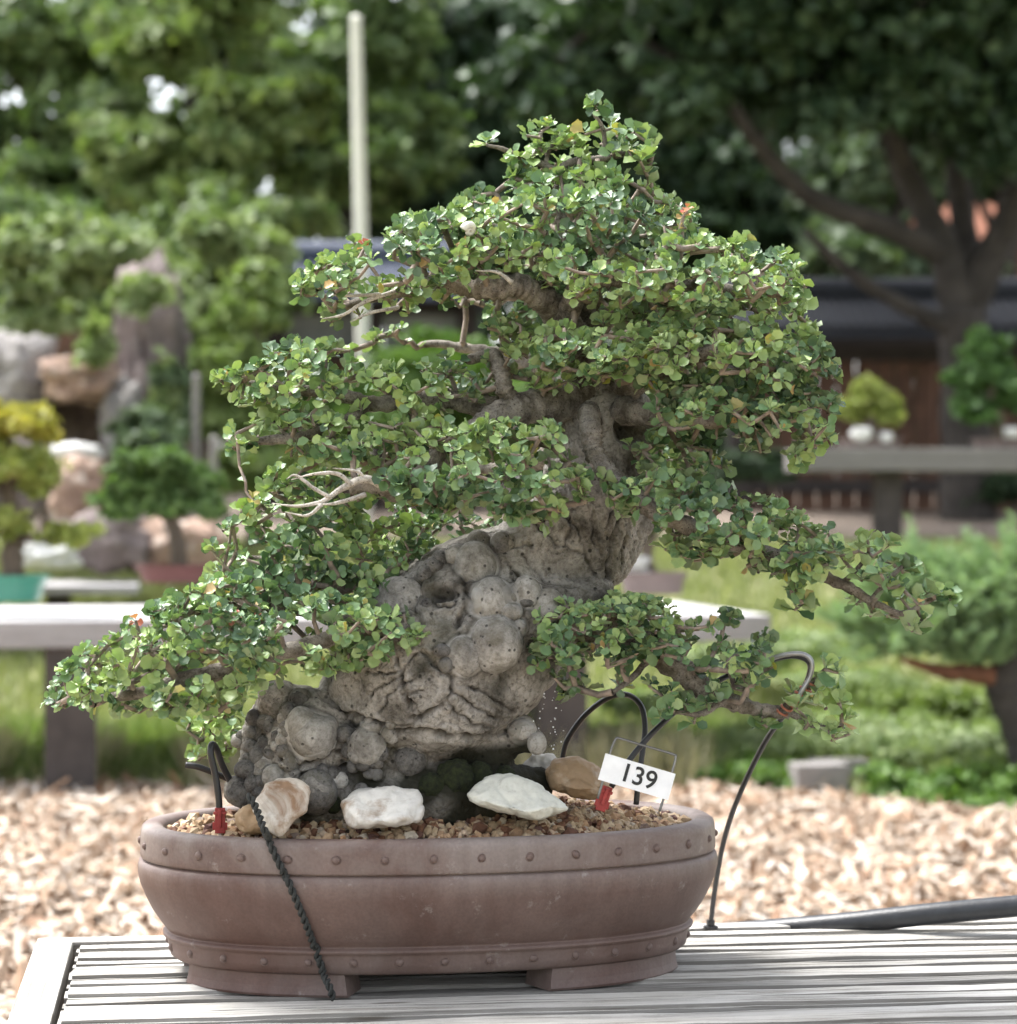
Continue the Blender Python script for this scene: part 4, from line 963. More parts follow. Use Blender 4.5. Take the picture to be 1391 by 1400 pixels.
tube('wire_frame', wp, S(2.0, 2.955), M['steel'], plate, 6, 5)

# ------------------------------------------------------------------ irrigation
def emitter_vf(p, up, r=.0062, L=.031):
    parts = [box_vf(0, 0, 0, r * 2, r * .7, L, 0, .001), box_vf(0, 0, L * .10, r * .7, r * 2.2, L * .7, 0, .001), box_vf(0, 0, -L * .22, r * 2.9, r * .5, L * .3, 0, .001), box_vf(0, 0, L * .3, r * 2.5, r * 1.6, L * .12, 0, .001)]
    V, F = join_vf(parts); q = Vector((0, 0, 1)).rotation_difference(Vector(up)).to_matrix()
    return [Vector(p) + q @ Vector(v) for v in V], F
def drip(name, label, pts, em=None, up=None, r=4.0, extra=None):
    t = empty(name, P(*pts[0]), label, 'drip tube')
    tube('tube', [P(*q) for q in pts], S(r, 3.0), M['black_plastic'], t, 10, 8)
    if em is not None:
        V, F = emitter_vf(P(*em), up); obj('emitter', mesh_py('emitter', V, F), M['red_plastic'], t)
    return t
t = drip('drip_tube', 'black drip tube arching from the bench edge to a red emitter by the plate',
         [(972, 1264, 3.40), (978, 1215, 3.38), (990, 1150, 3.33), (1010, 1090, 3.27), (1048, 1012, 3.2), (1090, 955, 3.13), (1106, 925, 3.1), (1106, 905, 3.08), (1085, 897, 3.08), (1050, 904, 3.08), (1000, 922, 3.06), (955, 948, 3.04), (905, 990, 3.0), (868, 1030, 2.985), (836, 1076, 2.975)],
         (826, 1092, 2.97), (.35, 0, 1))
V, F = join_vf([tube_vf([P(972, 1270, 3.40), P(972, 1258, 3.40)], [.006, .006], 10), tube_vf([P(972, 1269, 3.40), P(972, 1266, 3.40)], [.0105, .0105], 12)])
obj('barb', mesh_py('barb', V, F), M['black_plastic'], t)
drip('drip_tube', 'short black tube loop rising behind the brown stone', [(768, 1042, 3.16), (776, 1012, 3.15), (800, 978, 3.13), (832, 954, 3.1), (858, 950, 3.08), (876, 964, 3.06), (882, 990, 3.05), (880, 1020, 3.04), (874, 1062, 3.03), (870, 1100, 3.03)])
drip('drip_tube', 'bent black tube with red emitter beside the small brown stone', [(336, 1108, 3.0), (318, 1074, 3.0), (304, 1046, 2.99), (296, 1024, 2.98), (290, 1018, 2.97), (288, 1030, 2.965), (294, 1058, 2.965), (299, 1090, 2.965), (300, 1114, 2.965)], (301, 1122, 2.962), (0, 0, 1), 4.6)
drip('drip_tube', 'short black tube end poking out beside the knobbly root', [(254, 1046, 3.04), (272, 1049, 3.04), (300, 1060, 3.05), (340, 1078, 3.08)], None, None, 4.4)
# training wire with copper wrap on the low branch tip
tw = empty('training_wire', P(1070, 897, 2.97), 'bent grey wire with copper wrap on the low branch tip', 'wire')
tube('wire', [P(*q) for q in [(1040, 908, 3.0), (1066, 897, 2.98), (1096, 894, 2.97), (1110, 904, 2.965), (1108, 925, 2.965), (1096, 946, 2.965), (1086, 962, 2.97)]], S(3.2, 3), M['alu'], tw, 8, 6)
pth = smooth_path([P(1068, 975, 2.985), P(1090, 954, 2.975), P(1114, 930, 2.972)], 30); tt = norm(np.gradient(pth, axis=0)); x_ = norm(np.cross(tt, [0, 1, 0])); y_ = np.cross(tt, x_)
a = np.linspace(0, 2 * math.pi * 7, len(pth))[:, None]; V, F = tube_vf(pth + (np.cos(a) * x_ + np.sin(a) * y_) * .0068, .0016, 6); obj('wrap', mesh_py('wrap', V, F, True), M['copper'], tw)
# hose along the back of the bench
hp = [P(900, 1284, 3.47), P(980, 1277, 3.47), P(1060, 1271, 3.44), P(1160, 1262, 3.40), P(1280, 1249, 3.37), P(1400, 1238, 3.36), P(1520, 1224, 3.36)]
o = tube('hose', hp, .0150, M['grey_hose'], None, 14, 8); tag(o, 'thick dark irrigation hose lying along the back edge of the slatted bench', 'hose')

# twisted cord over the pot
potbm = bmesh.new(); bpy.context.view_layer.update()
pv, pf = loft(prof, 96); Rz = Matrix.Rotation(PYAW, 4, 'Z'); pv = [PC + (Rz @ Vector(v)) for v in pv]
pbvh = BVHTree.FromPolygons(pv, pf); potbm.free()
path = [P(338, 1088, 2.893), P(346, 1096, 2.885), P(354, 1114, 2.872), P(362, 1136, 2.855)]
for f in np.linspace(0, 1, 26):
    x = 368 + (448 - 368) * f + 6 * math.sin(f * math.pi) ; y = 1150 + (1345 - 1150) * f
    o_ = Vector((0, 0, ZC)); h = pbvh.ray_cast(o_, (P(x, y, 3) - o_).normalized())
    if h[0] is not None: path.append(h[0] + Vector(h[1]).normalized() * .0045)
path += [P(451, 1350, 2.882), P(455, 1366, 2.885)]
pth = smooth_path(path, 8); tt = norm(np.gradient(pth, axis=0)); x_ = norm(np.cross(tt, [0, 1, 0])); y_ = np.cross(tt, x_)
s = np.concatenate([[0], np.cumsum(np.linalg.norm(np.diff(pth, axis=0), axis=1))]); parts = []
n2 = 900; si = np.linspace(0, s[-1], n2); pp = np.stack([np.interp(si, s, pth[:, k]) for k in range(3)], 1); xx = norm(np.stack([np.interp(si, s, x_[:, k]) for k in range(3)], 1)); yy = norm(np.stack([np.interp(si, s, y_[:, k]) for k in range(3)], 1))
for k in range(2):
    a = (si / .020 * 2 * math.pi + k * math.pi)[:, None]
    parts.append(tube_vf(pp + (np.cos(a) * xx + np.sin(a) * yy) * .0025, .0024, 7))
V, F = join_vf(parts); o = obj('twisted_cord', mesh_py('twisted_cord', V, F, True), M['rope']); tag(o, 'black twisted cord hanging over the rim and side of the oval pot', 'cord')
# loose drops of water beside the trunk
N = 34; pos = np.array([P(726 + 22 * rng.random() + 14 * (k % 3), 945 + 80 * rng.random(), 3.0 + .1 * rng.random()) for k in range(N)]); tv, tf = ICO[1]
V, F = scatter(tv, tf, rand_rot(N), rng.uniform(.0006, .0014, N)[:, None], pos); o = obj('water_spray', mesh_np('water_spray', V, F), M['droplet']); tag(o, 'fine spray of water drops beside the trunk root', 'water spray', kind='stuff')

# ------------------------------------------------------------------ background helpers
KITE = (np.array([[0, 0, 0], [-.36, .5, .08], [0, 1, -.06], [.36, .5, .08]], float), np.array([[0, 1, 2], [0, 2, 3]]))
NEEDLE = (np.array([[-.06, 0, 0], [.06, 0, 0], [.03, 1, 0], [-.03, 1, 0]], float), np.array([[0, 1, 2], [0, 2, 3]]))
def cloud(blobs, n, size, clump=.22, template=KITE, upbias=.35, hollow=.35, nclump=None):
    """leaves in clumps through ellipsoids: blobs = [(centre, (rx, ry, rz))]"""
    vol = np.array([b[1][0] * b[1][1] * b[1][2] for b in blobs]) ** (2 / 3); vol /= vol.sum(); pos, ax = [], []
    for (c, r), f in zip(blobs, vol):
        c = np.array(c); r = np.array(r); m = max(20, int(n * f)); nc = nclump or max(10, int(m / 46))
        d = rand_dirs(nc); q = rng.uniform(hollow, 1, nc) ** (1 / 2.2) * rng.uniform(.78, 1.22, nc); cc = d * q[:, None]
        j = rng.integers(0, nc, m); w_ = rng.normal(0, clump, (m, 3)) * .55; p = cc[j] + w_ * np.array([1, 1, .75])
        pos.append(c + p * r); ax.append(norm(cc[j] + w_ + np.array([0, 0, upbias])))
    pos = np.concatenate(pos); ax = np.concatenate(ax); N = len(pos); nn = norm(ax + rng.normal(0, .5, (N, 3))); d = np.cross(nn, rand_dirs(N)) + nn * .15 + np.array([0, 0, -.2])
    sz = size * rng.uniform(.6, 1.35, N); return scatter(template[0], template[1], frames(d, nn), sz[:, None], pos)
def split(blobs, k, f=.44):
    out = []
    for c, r in blobs:
        c = np.array(c); r = np.array(r)
        for _ in range(k):
            d = rand_dirs(1)[0] * rng.uniform(.35, .95); q = rng.uniform(.7, 1.3) * f; out.append((c + d * r, (r[0] * q * rng.uniform(.8, 1.5), r[1] * q, r[2] * q * rng.uniform(.55, .95))))
        out.append((c, tuple(r * .55)))
    return out
def foliage(name, blobs, n, size, mat, parent, k=7, **kw):
    blobs = split(blobs, k)
    V, F = cloud(blobs, n, size, **kw); o = obj(name, mesh_np(name, V, F), mat, parent); tag(o, kind='stuff'); return o
def B(px, py, rx, ry, Y, rd=None):
    """ellipsoid seen at (px,py) with half sizes rx, ry in photograph pixels at distance Y"""
    return (P(px, py, Y), (S(rx, Y), rd if rd else S(rx, Y) * .8, S(ry, Y)))
def gz(x, y): return float(tz(x, y))
def rock(name, px, py, rx, ry, Y, mat, label, seed, rd=None, block=.35, rough=.28, cat='boulder', group=None):
    c = P(px, py, Y); r = (S(rx, Y), rd or S((rx + ry) / 2, Y), S(ry, Y)); tv, tf = ICO[4]; V = []
    for v in tv:
        v = Vector(v); m = max(abs(v.x), abs(v.y), abs(v.z)); b = v.lerp(v / m, block)
        d = 1 + rough * fbm(v * 1.5 + Vector((seed * 5.3, 0, 0)), 4) - .26 * abs(noise.noise(v * 3 + Vector((0, seed, 0)))) + .10 * fbm(v * 6 + Vector((0, 0, seed)), 3)
        V.append((c.x + b.x * r[0] * d, c.y + b.y * r[1] * d, c.z + b.z * r[2] * d))
    o = obj(name, mesh_py(name, V, [tuple(f) for f in tf], True), mat); tag(o, label, cat, group); return o

# grass (two masses)
def blades(name, x0, x1, y0, y1, N, h, wd, mat, label, lean=.35, cond=None):
    y = rng.uniform(y0, y1, N); x = rng.uniform(x0, x1, N)
    if cond is not None: k = cond(x, y); x, y = x[k], y[k]
    N = len(x); tv = np.array([[-.5, 0, 0], [.5, 0, 0], [.36, .5, .03], [-.36, .5, .03], [0, 1, .14]]); tf = np.array([[0, 1, 2], [0, 2, 3], [3, 2, 4]])
    d = np.stack([rng.normal(0, lean, N), rng.normal(0, lean, N), np.ones(N)], 1); nn = rand_dirs(N); nn[:, 2] *= .2
    hh = h * rng.uniform(.5, 1.4, N); V, F = scatter(tv, tf, frames(d, nn), np.stack([wd * rng.uniform(.7, 1.4, N), hh, hh], 1), np.stack([x, y, tz(x, y)], 1))
    o = obj(name, mesh_np(name, V, F), mat); tag(o, label, 'grass', kind='stuff')
blades('lawn_grass', -4.2, 4.2, 9.0, 15.4, 90000, .075, .014, M['grass'], 'pale green lawn rising beyond the wood chips', cond=lambda x, y: y > edge_y(x) + .05)
blades('dry_grass', -2.2, .95, 9.12, 9.9, 8000, .20, .010, M['dry_grass'], 'tall dry grass tufts along the edge of the wood chips', .3, cond=lambda x, y: np.sin(x * 5.1) + np.sin(x * 11.3 + 1) > -.3)
blades('green_grass', -2.6, 1.2, 9.3, 11.0, 15000, .13, .013, M['mid_grass'], 'deeper green grass growing under the far display table', .4)

# display table
def long_table(name, label, a, b, depth, ztop, thick, legs, group):
    """a, b: front corners (x, y) of the top, left to right"""
    a = np.array(a); b = np.array(b); u = norm(b - a); v = np.array([-u[1], u[0]]); yaw = math.atan2(u[1], u[0]); L = np.linalg.norm(b - a)
    c = a + u * L / 2 + v * depth / 2; t = empty(name, (c[0], c[1], gz(*c)), label, 'table', group)
    nb = 3
    for k in range(nb):
        w_ = depth / nb - .012; cc = a + u * L / 2 + v * (depth / nb * (k + .5))
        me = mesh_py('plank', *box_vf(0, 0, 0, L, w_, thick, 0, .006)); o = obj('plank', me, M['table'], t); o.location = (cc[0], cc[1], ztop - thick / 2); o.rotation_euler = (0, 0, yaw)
    for s_, off, wd in legs:
        cc = a + u * s_ + v * off; z0 = gz(*cc) - .02
        me = mesh_py('leg', *box_vf(0, 0, 0, wd, wd, ztop - thick - .002 - z0, 0, .006)); o = obj('leg', me, M['post'], t); o.location = (cc[0], cc[1], (ztop - thick - .002 + z0) / 2); o.rotation_euler = (0, 0, yaw)
    return t
fa = P(-160, 848, 8.75); fb = P(1056, 832, 9.35); ZT = ZC - .395
for q in (fa, fb): q.z = 0
Lt = (fb - fa).length
def on_table(px): # x at leg
    return (px + 160) / (1056 + 160) * Lt
long_table('display_table', 'long grey plank table on dark posts beyond the wood chips', (fa.x, fa.y), (fb.x, fb.y), 1.45, ZT, .10,
           [(on_table(83), .12, .185), (on_table(760), .14, .185), (on_table(83), 1.2, .16), (on_table(760), 1.2, .16)], None)
sa_, sb_ = P(-200, 806, 12.2), P(190, 804, 12.4)
long_table('display_table', 'second pale plank table behind the teal pot', (sa_.x, sa_.y), (sb_.x, sb_.y), .9, ZC - .372, .045, [(.25, .4, .12), (Lt * .3, .4, .12)], None)

# pots and bonsai on the far table
def tray(name, label, px, py_top, wpx, hpx, Y, mat, depth=.6):
    c = P(px, py_top + hpx, Y); w_, h_ = S(wpx, Y), S(hpx, Y); V = []; F = []; n = 24
    prof_ = [(.80, 0), (.86, .0), (.93, .55), (1.0, .86), (1.05, .9), (1.05, 1.0), (.94, 1.0), (.92, .82)]
    for s_, z in prof_:
        for k in range(n): x, y = sup(2 * math.pi * k / n, w_ / 2 * s_, w_ / 2 * s_ * depth, 3.2); V.append((c.x + x, c.y + y, c.z + z * h_))
    for i in range(len(prof_) - 1):
        for k in range(n): p, q = i * n + k, i * n + (k + 1) % n; F.append((p, q, q + n, p + n))
    F.append(tuple(range(n))[::-1])
    me = mesh_py(name, V, F, False); t = empty(name, c, label, 'pot'); obj('pot_body', me, mat, t)
    V = [(c.x, c.y, c.z + h_ * .95)] + [(c.x + sup(2 * math.pi * k / n, w_ / 2 * .93, w_ / 2 * .93 * depth, 3.2)[0], c.y + sup(2 * math.pi * k / n, w_ / 2 * .93, w_ / 2 * .93 * depth, 3.2)[1], c.z + h_ * .84) for k in range(n)]
    obj('soil', mesh_py('soil', V, [(0, 1 + k, 1 + (k + 1) % n) for k in range(n)], True), M['soil'], t)
    return t
YT = 9.3
tray('bonsai_pot', 'teal glazed rectangular pot on the long plank table', -10, 786, 148, 36, YT, M['teal'])
t = empty('bonsai_tree', P(10, 786, YT), 'yellow and lime green bonsai growing in the teal pot', 'bonsai')
tube('trunk', [P(20, 796, YT), P(16, 760, YT), P(22, 720, YT + .05), P(8, 660, YT), P(14, 600, YT)], [.05, .042, .036, .026, .014], M['tree_bark'], t, 8, 5, .1)
tube('branch', [P(20, 735, YT), P(55, 738, YT - .04), P(95, 742, YT - .05)], [.022, .014, .006], M['tree_bark'], t, 6)
tube('branch', [P(10, 660, YT), P(50, 650, YT), P(80, 640, YT)], [.02, .012, .006], M['tree_bark'], t, 6)
foliage('crown', [B(14, 575, 58, 34, YT), B(-30, 600, 50, 34, YT), B(62, 588, 20, 18, YT)], 2600, .034, M['yellow_leaf'], t, clump=.26)
foliage('crown', [B(10, 635, 66, 40, YT), B(55, 640, 36, 36, YT), B(-60, 650, 50, 40, YT), B(85, 728, 40, 18, YT - .04), B(10, 720, 50, 22, YT - .05), B(-50, 725, 50, 24, YT)], 6000, .034, M['yellowgreen_leaf'], t, clump=.26)
tray('bonsai_pot', 'dark red tray pot with juniper on the long plank table', 262, 772, 150, 24, 9.9, M['dark_red_pot'])
t = empty('bonsai_tree', P(245, 776, 9.9), 'dome shaped green juniper bonsai in the dark red tray', 'bonsai')
tube('trunk', [P(246, 778, 9.9), P(242, 740, 9.9), P(232, 700, 9.92), P(222, 650, 9.9)], [.04, .032, .026, .012], M['tree_bark'], t, 8, 5, .1)
for x, y in ((170, 690), (285, 690), (200, 640), (255, 640)): tube('branch', [P(236, 715, 9.9), P((236 + x) / 2, 695, 9.9), P(x, y, 9.9)], [.018, .012, .005], M['tree_bark'], t, 6)
foliage('crown', [B(218, 632, 46, 26, 9.9), B(180, 660, 44, 24, 9.9), B(258, 662, 46, 26, 9.9), B(168, 688, 34, 20, 9.9), B(225, 690, 50, 22, 9.85), B(284, 694, 30, 22, 9.9), B(215, 660, 60, 36, 10.0)], 13000, .030, M['juniper'], t, clump=.25)
tray('bonsai_pot', 'grey brown tray pot near the free end of the long table', 893, 782, 92, 30, 9.75, M['grey_pot'])
rock('stone', 872, 772, 18, 14, 9.75, M['rock_pale'], 'pale stone in the grey brown tray pot', 31, cat='stone')
t = empty('bonsai_tree', P(890, 784, 9.75), 'slim leafy bonsai in the grey brown tray pot', 'bonsai')
tube('trunk', [P(892, 788, 9.75), P(884, 755, 9.75), P(896, 720, 9.75), P(890, 690, 9.75)], [.03, .026, .02, .01], M['tree_bark'], t, 8, 4, .1)
foliage('crown', [B(890, 690, 50, 34, 9.75), B(860, 720, 30, 20, 9.75)], 2500, .032, M['tree_a'], t)

# concrete blocks and a dark stone at the mulch edge
for (cx_, cy_, wx, hz, Y, lab) in ((1122, 1046, 74, 46, 8.95, 'grey concrete block set at the edge of the wood chips'), (1150, 1040, 78, 30, 9.25, 'longer grey concrete block behind another block in the ground cover')):
    p = P(cx_, cy_, Y); h_ = p.z; w_ = S(wx, Y)
    o = box('concrete_block', (p.x, p.y + .06, h_ / 2), (w_, .14, h_), M['concrete'], None, rad(9), .006); tag(o, lab, 'block')
p = P(1166, 1222, 6.75); o = rock('stone', 1166, 1220, 16, 9, 6.72, M['rock_cave'], 'small dark stone lying in the wood chips', 44, cat='stone')

# blue-green dwarf spruce beyond the bench
YS = 9.0
t = empty('dwarf_spruce', (P(1420, 1060, YS).x, YS, 0), 'spreading blue green dwarf spruce with bent brown trunk', 'shrub')
tube('trunk', [(P(1420, 1060, YS).x, YS, -.02), P(1408, 1010, YS), P(1384, 960, YS), P(1376, 930, YS), P(1392, 895, YS), P(1400, 850, YS)], [.09, .085, .08, .075, .06, .03], M['oak_bark'], t, 10, 5, .08)
tube('branch', [P(1380, 930, YS), P(1330, 920, YS - .03), P(1288, 918, YS - .05), P(1230, 900, YS - .06)], [.05, .035, .026, .01], simple('red_brown_bark', (.16, .07, .04), .9, .4, 10, .5, dist=.02), t, 8, 5, .08)
tube('branch', [P(1390, 900, YS), P(1340, 850, YS), P(1290, 800, YS)], [.04, .03, .012], M['tree_bark'], t, 8, 5, .08)
def sprays(anchors, n, L, mat, parent, name='needles'):
    Vs, Fs = [], []; off = 0
    for (c, r, m) in anchors:
        c = np.array(c); r = np.array(r)
        for k in range(m):
            d0_ = rand_dirs(1)[0]; d0_[2] = abs(d0_[2]) * .8 + .1; d0_ = norm(d0_); s0 = c + d0_ * r * rng.uniform(.1, .85); dirn = norm(d0_ + np.array([0, 0, .5]) + rng.normal(0, .3, 3)); ll = L * rng.uniform(.7, 1.5)
            tpos = rng.random(n); pos = s0 + dirn * (tpos * ll)[:, None] + np.array([0, 0, -.15]) * (tpos[:, None] ** 2) * ll
            rd = norm(np.cross(dirn, rand_dirs(n))); dd = norm(rd + dirn * .9); V, F = scatter(*NEEDLE, frames(dd, rand_dirs(n)), np.stack([np.full(n, .06), np.full(n, .036), np.full(n, .03)], 1) * (1.1 - .5 * tpos[:, None]), pos)
            Vs.append(V); Fs.append(F + off); off += len(V)
    o = obj(name, mesh_np(name, np.concatenate(Vs), np.concatenate(Fs)), mat, parent); tag(o, kind='stuff')
def A_(px, py, rx, ry, m, Y=YS): return (P(px, py, Y), (S(rx, Y), S(rx, Y) * .7, S(ry, Y)), m)
sprays([A_(1275, 815, 30, 40, 26), A_(1330, 830, 46, 40, 44), A_(1390, 825, 50, 54, 64), A_(1235, 820, 50, 30, 60), A_(1300, 850, 70, 40, 110), A_(1390, 870, 60, 40, 90), A_(1220, 872, 50, 26, 60), A_(1190, 880, 30, 20, 24), A_(1300, 895, 60, 18, 60), A_(1450, 850, 60, 70, 70), A_(1340, 856, 90, 44, 60, YS + .15), A_(1240, 896, 56, 14, 44, YS - .08), A_(1325, 908, 50, 12, 30, YS - .08)], 90, .19, M['spruce'], t)

# low shrubs and ground cover to the right
def low_shrub(name, label, blobs, n, size, mat):
    c = blobs[0][0]; t = empty(name, (c[0], c[1], gz(c[0], c[1])), label, 'shrub')
    foliage('foliage', blobs, n, size, mat, t, clump=.3)
    for k in range(5): tube('stem', [(c[0] + rng.normal(0, .05), c[1], gz(c[0], c[1]) - .02), (c[0] + rng.normal(0, .15), c[1] + rng.normal(0, .1), c[2])], [.012, .005], M['tree_bark'], t, 5)
low_shrub('low_shrub', 'bright green low shrub spilling onto the wood chips', [B(1260, 1082, 80, 36, 8.75, .3), B(1340, 1090, 80, 44, 8.65, .3), B(1210, 1070, 50, 34, 8.9, .25), B(1410, 1090, 60, 46, 8.6, .3)], 12000, .030, M['shrub'])
low_shrub('low_shrub', 'olive green low shrub under the spruce branches', [B(1260, 962, 80, 30, 10.4, .35), B(1340, 965, 60, 34, 10.2, .3), B(1200, 950, 50, 26, 10.6, .3)], 8000, .034, M['olive'])
low_shrub('low_shrub', 'small green shrub beside the concrete blocks', [B(1030, 1060, 44, 26, 9.2, .2), B(1075, 1070, 26, 20, 9.1, .15), B(985, 1066, 40, 20, 9.3, .2)], 4500, .030, M['shrub'])
V, F = cloud([B(1180, 1000, 160, 20, 9.7, .5), B(1320, 1020, 120, 26, 9.4, .4), B(1060, 1010, 100, 16, 9.8, .3), B(1000, 900, 90, 14, 11.6, .4), B(1120, 880, 100, 18, 11.6, .4), B(900, 960, 80, 12, 10.6, .3), B(1150, 930, 90, 16, 10.9, .3), B(820, 1010, 90, 14, 9.8, .3)], 20000, .032); o = obj('ground_cover', mesh_np('ground_cover', V, F), M['climber']); tag(o, 'greyish green ground cover between the low shrubs and the lawn', 'ground cover', kind='stuff')

# right-hand bench on the slope with two bonsai
YR = 15.0; zt = P(0, 613, YR).z; a0 = P(1086, 613, YR); rb_ = empty('display_bench', (P(1222, 755, YR).x, YR, gz(2, YR)), 'far grey rail bench on a post with two small bonsai', 'bench')
me = mesh_py('plank', *box_vf(0, 0, 0, 3.0, .25, S(31, YR), 0, .01))
for k in range(2):
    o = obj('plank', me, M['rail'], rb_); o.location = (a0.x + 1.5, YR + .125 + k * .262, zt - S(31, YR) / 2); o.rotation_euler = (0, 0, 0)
for px in (1222, 1600): 
    zz = zt - S(31, YR) - .002; x = P(px, 700, YR).x; box('post', (x, YR + .25, (zz + gz(x, YR) - .05) / 2), (S(36, YR), .2, zz - gz(x, YR) + .05), M['post'], rb_, 0, .01)
def small_pot(px, label): return tray('bonsai_pot', label, px, 600, 86, 13, YR + .22, M['grey_pot'])
small_pot(1190, 'shallow grey tray holding the cone shaped bonsai on the far bench'); small_pot(1372, 'shallow grey tray holding the cloud shaped pine on the far bench')
t = empty('bonsai_tree', P(1190, 602, YR + .22), 'small cone shaped yellow green bonsai on the far bench', 'bonsai')
tube('trunk', [P(1188, 606, YR + .22), P(1192, 580, YR + .22), P(1188, 540, YR + .22)], [.05, .035, .015], M['tree_bark'], t, 8, 4, .1)
foliage('crown', [B(1188, 528, 24, 26, YR + .22), B(1188, 553, 38, 26, YR + .22), B(1168, 562, 24, 18, YR + .22), B(1210, 562, 24, 18, YR + .22)], 6000, .034, M['yellowgreen_leaf'], t)
t = empty('bonsai_tree', P(1372, 602, YR + .22), 'rounded dark green pine bonsai on the far bench', 'bonsai')
tube('trunk', [P(1372, 606, YR + .22), P(1364, 575, YR + .22), P(1356, 530, YR + .22), P(1350, 490, YR + .22)], [.055, .045, .03, .015], M['tree_bark'], t, 8, 4, .1)
foliage('crown', [B(1348, 482, 36, 30, YR + .22), B(1330, 520, 30, 26, YR + .22), B(1370, 520, 40, 28, YR + .22), B(1340, 560, 44, 24, YR + .22), B(1395, 550, 40, 30, YR + .22)], 9000, .040, M['pine'], t)
for px, py, rx, ry, sd_, lab in ((1178, 594, 15, 10, 51, 'larger white stone in the tray of the cone shaped bonsai'), (1212, 598, 9, 7, 52, 'smaller white stone in the tray of the cone shaped bonsai'), (1384, 592, 12, 9, 53, 'white stone in the tray of the pine bonsai')):
    rock('stone', px, py, rx, ry, YR + .12, M['rock_pale'], lab, sd_, cat='stone')

# rocks of the dry waterfall at the left
RK = 14.2
rock('boulder', 205, 500, 52, 150, RK + .7, M['rock_mauve'], 'tall standing grey stone rising from the rock garden', 1, .45, .3, .2)
rock('boulder', 26, 520, 54, 66, RK + .2, M['rock_grey'], 'big grey boulder behind the yellow bonsai', 2)
rock('boulder', 116, 520, 50, 36, RK, M['rock_brown'], 'brown capstone bridging the dark cavity between boulders', 3, .4)
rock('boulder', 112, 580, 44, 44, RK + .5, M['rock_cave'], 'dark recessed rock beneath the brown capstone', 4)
rock('boulder', 168, 580, 30, 62, RK - .1, M['rock_grey'], 'upright light grey rock beside the dark cavity', 5)
rock('boulder', 108, 665, 44, 40, RK - .9, M['rock_brown'], 'brown rounded rock below the cavity', 6)
rock('boulder', 150, 740, 62, 40, RK - 1.3, M['rock_mauve'], 'low mauve rock at the foot of the rock garden', 7)
rock('boulder', 240, 748, 66, 42, RK - 1.2, M['rock_brown'], 'low brown rock behind the juniper pot', 8)
rock('boulder', 104, 618, 36, 12, RK - .7, M['rock_pale'], 'flat white stone at the bottom of the cavity', 9)
rock('boulder', 60, 758, 50, 22, RK - 2.0, M['rock_pale'], 'pale flat boulder behind the teal pot', 10)
rock('boulder', 20, 650, 50, 60, RK - .4, M['rock_mauve'], 'mauve boulder hidden behind the lime bonsai', 12)
for px, y0, y1, Y, lab in ((266, 515, 640, 13.6, 'thin pale garden stake behind the juniper'), (290, 600, 700, 13.3, 'short grey garden stake in the shrubs')):
    q = P(px, y0, Y); zb = gz(q.x, Y) - .05; V, F = join_vf([tube_vf([(q.x, Y, zb), (q.x + .01, Y, q.z)], [.026, .022], 8), tube_vf([(q.x + .01, Y, q.z), (q.x + .01, Y, q.z + .02)], [.027, .010], 8)])
    o = obj('garden_stake', mesh_py('garden_stake', V, F), M['rail']); tag(o, lab, 'stake')

# shrubs on the left
def bush(name, label, blobs, n, size, mat, stems, cat='shrub', **kw):
    c = blobs[0][0]; t = empty(name, (c[0], c[1], gz(c[0], c[1])), label, cat)
    for k, (b0, b1, r) in enumerate(stems): tube('stem', [(b0[0], b0[1], gz(b0[0], b0[1]) - .05), ((b0[0] + b1[0]) / 2 + .04, (b0[1] + b1[1]) / 2, (gz(b0[0], b0[1]) + b1[2]) / 2), tuple(b1)], [r, r * .7, r * .3], M['tree_bark'], t, 7, 4, .08, k)
    foliage('foliage', blobs, n, size, mat, t, **kw); return t
def ST(px, py, Y, r, dx=0): b1 = P(px, py, Y); return ((b1.x + dx, Y), b1, r)
bush('climbing_shrub', 'loose pale green climber covering the top of the rocks', [B(60, 370, 90, 70, 16.4), B(170, 350, 70, 46, 16.4), B(240, 400, 50, 60, 16.2), B(20, 430, 70, 40, 16.5), B(300, 330, 50, 40, 16.8), B(360, 345, 44, 46, 17.2), B(250, 470, 36, 60, 15.8), B(190, 400, 36, 26, 13.9), B(232, 540, 26, 50, 13.9), B(130, 470, 20, 26, 13.8)], 10500, .085, M['climber'], [ST(60, 380, 16.4, .04), ST(170, 360, 16.5, .035), ST(250, 420, 16.2, .03)], clump=.3)
bush('conifer_shrub', 'light green layered conifer behind the juniper dome', [B(345, 380, 40, 40, 14.8), B(330, 440, 60, 40, 14.8), B(350, 500, 66, 44, 14.7), B(330, 570, 60, 44, 14.7), B(360, 640, 70, 44, 14.6), B(300, 520, 40, 60, 15.0)], 8500, .060, M['conifer'], [ST(345, 360, 14.8, .05)], clump=.3)
bush('conifer_shrub', 'grey green bush between the standing stone and the stake', [B(215, 590, 50, 40, 13.7), B(240, 540, 40, 44, 13.9), B(200, 610, 40, 30, 13.5)], 5000, .055, M['tree_d'], [ST(220, 560, 13.8, .03)], clump=.3)
bush('shrub', 'dark green bush behind the gap in the bonsai crown', [B(610, 480, 70, 40, 17.5), B(560, 520, 90, 50, 17.0), B(470, 560, 60, 60, 16.5), B(690, 560, 90, 60, 17.5)], 7000, .085, M['shrub'], [ST(610, 480, 17.5, .04)], clump=.3)
bush('shrub', 'dark clipped bush at the foot of the big tree', [B(1380, 665, 60, 26, 18.5), B(1330, 670, 30, 18, 18.5)], 3500, .07, M['tree_c'], [ST(1380, 660, 18.5, .03)], clump=.3)
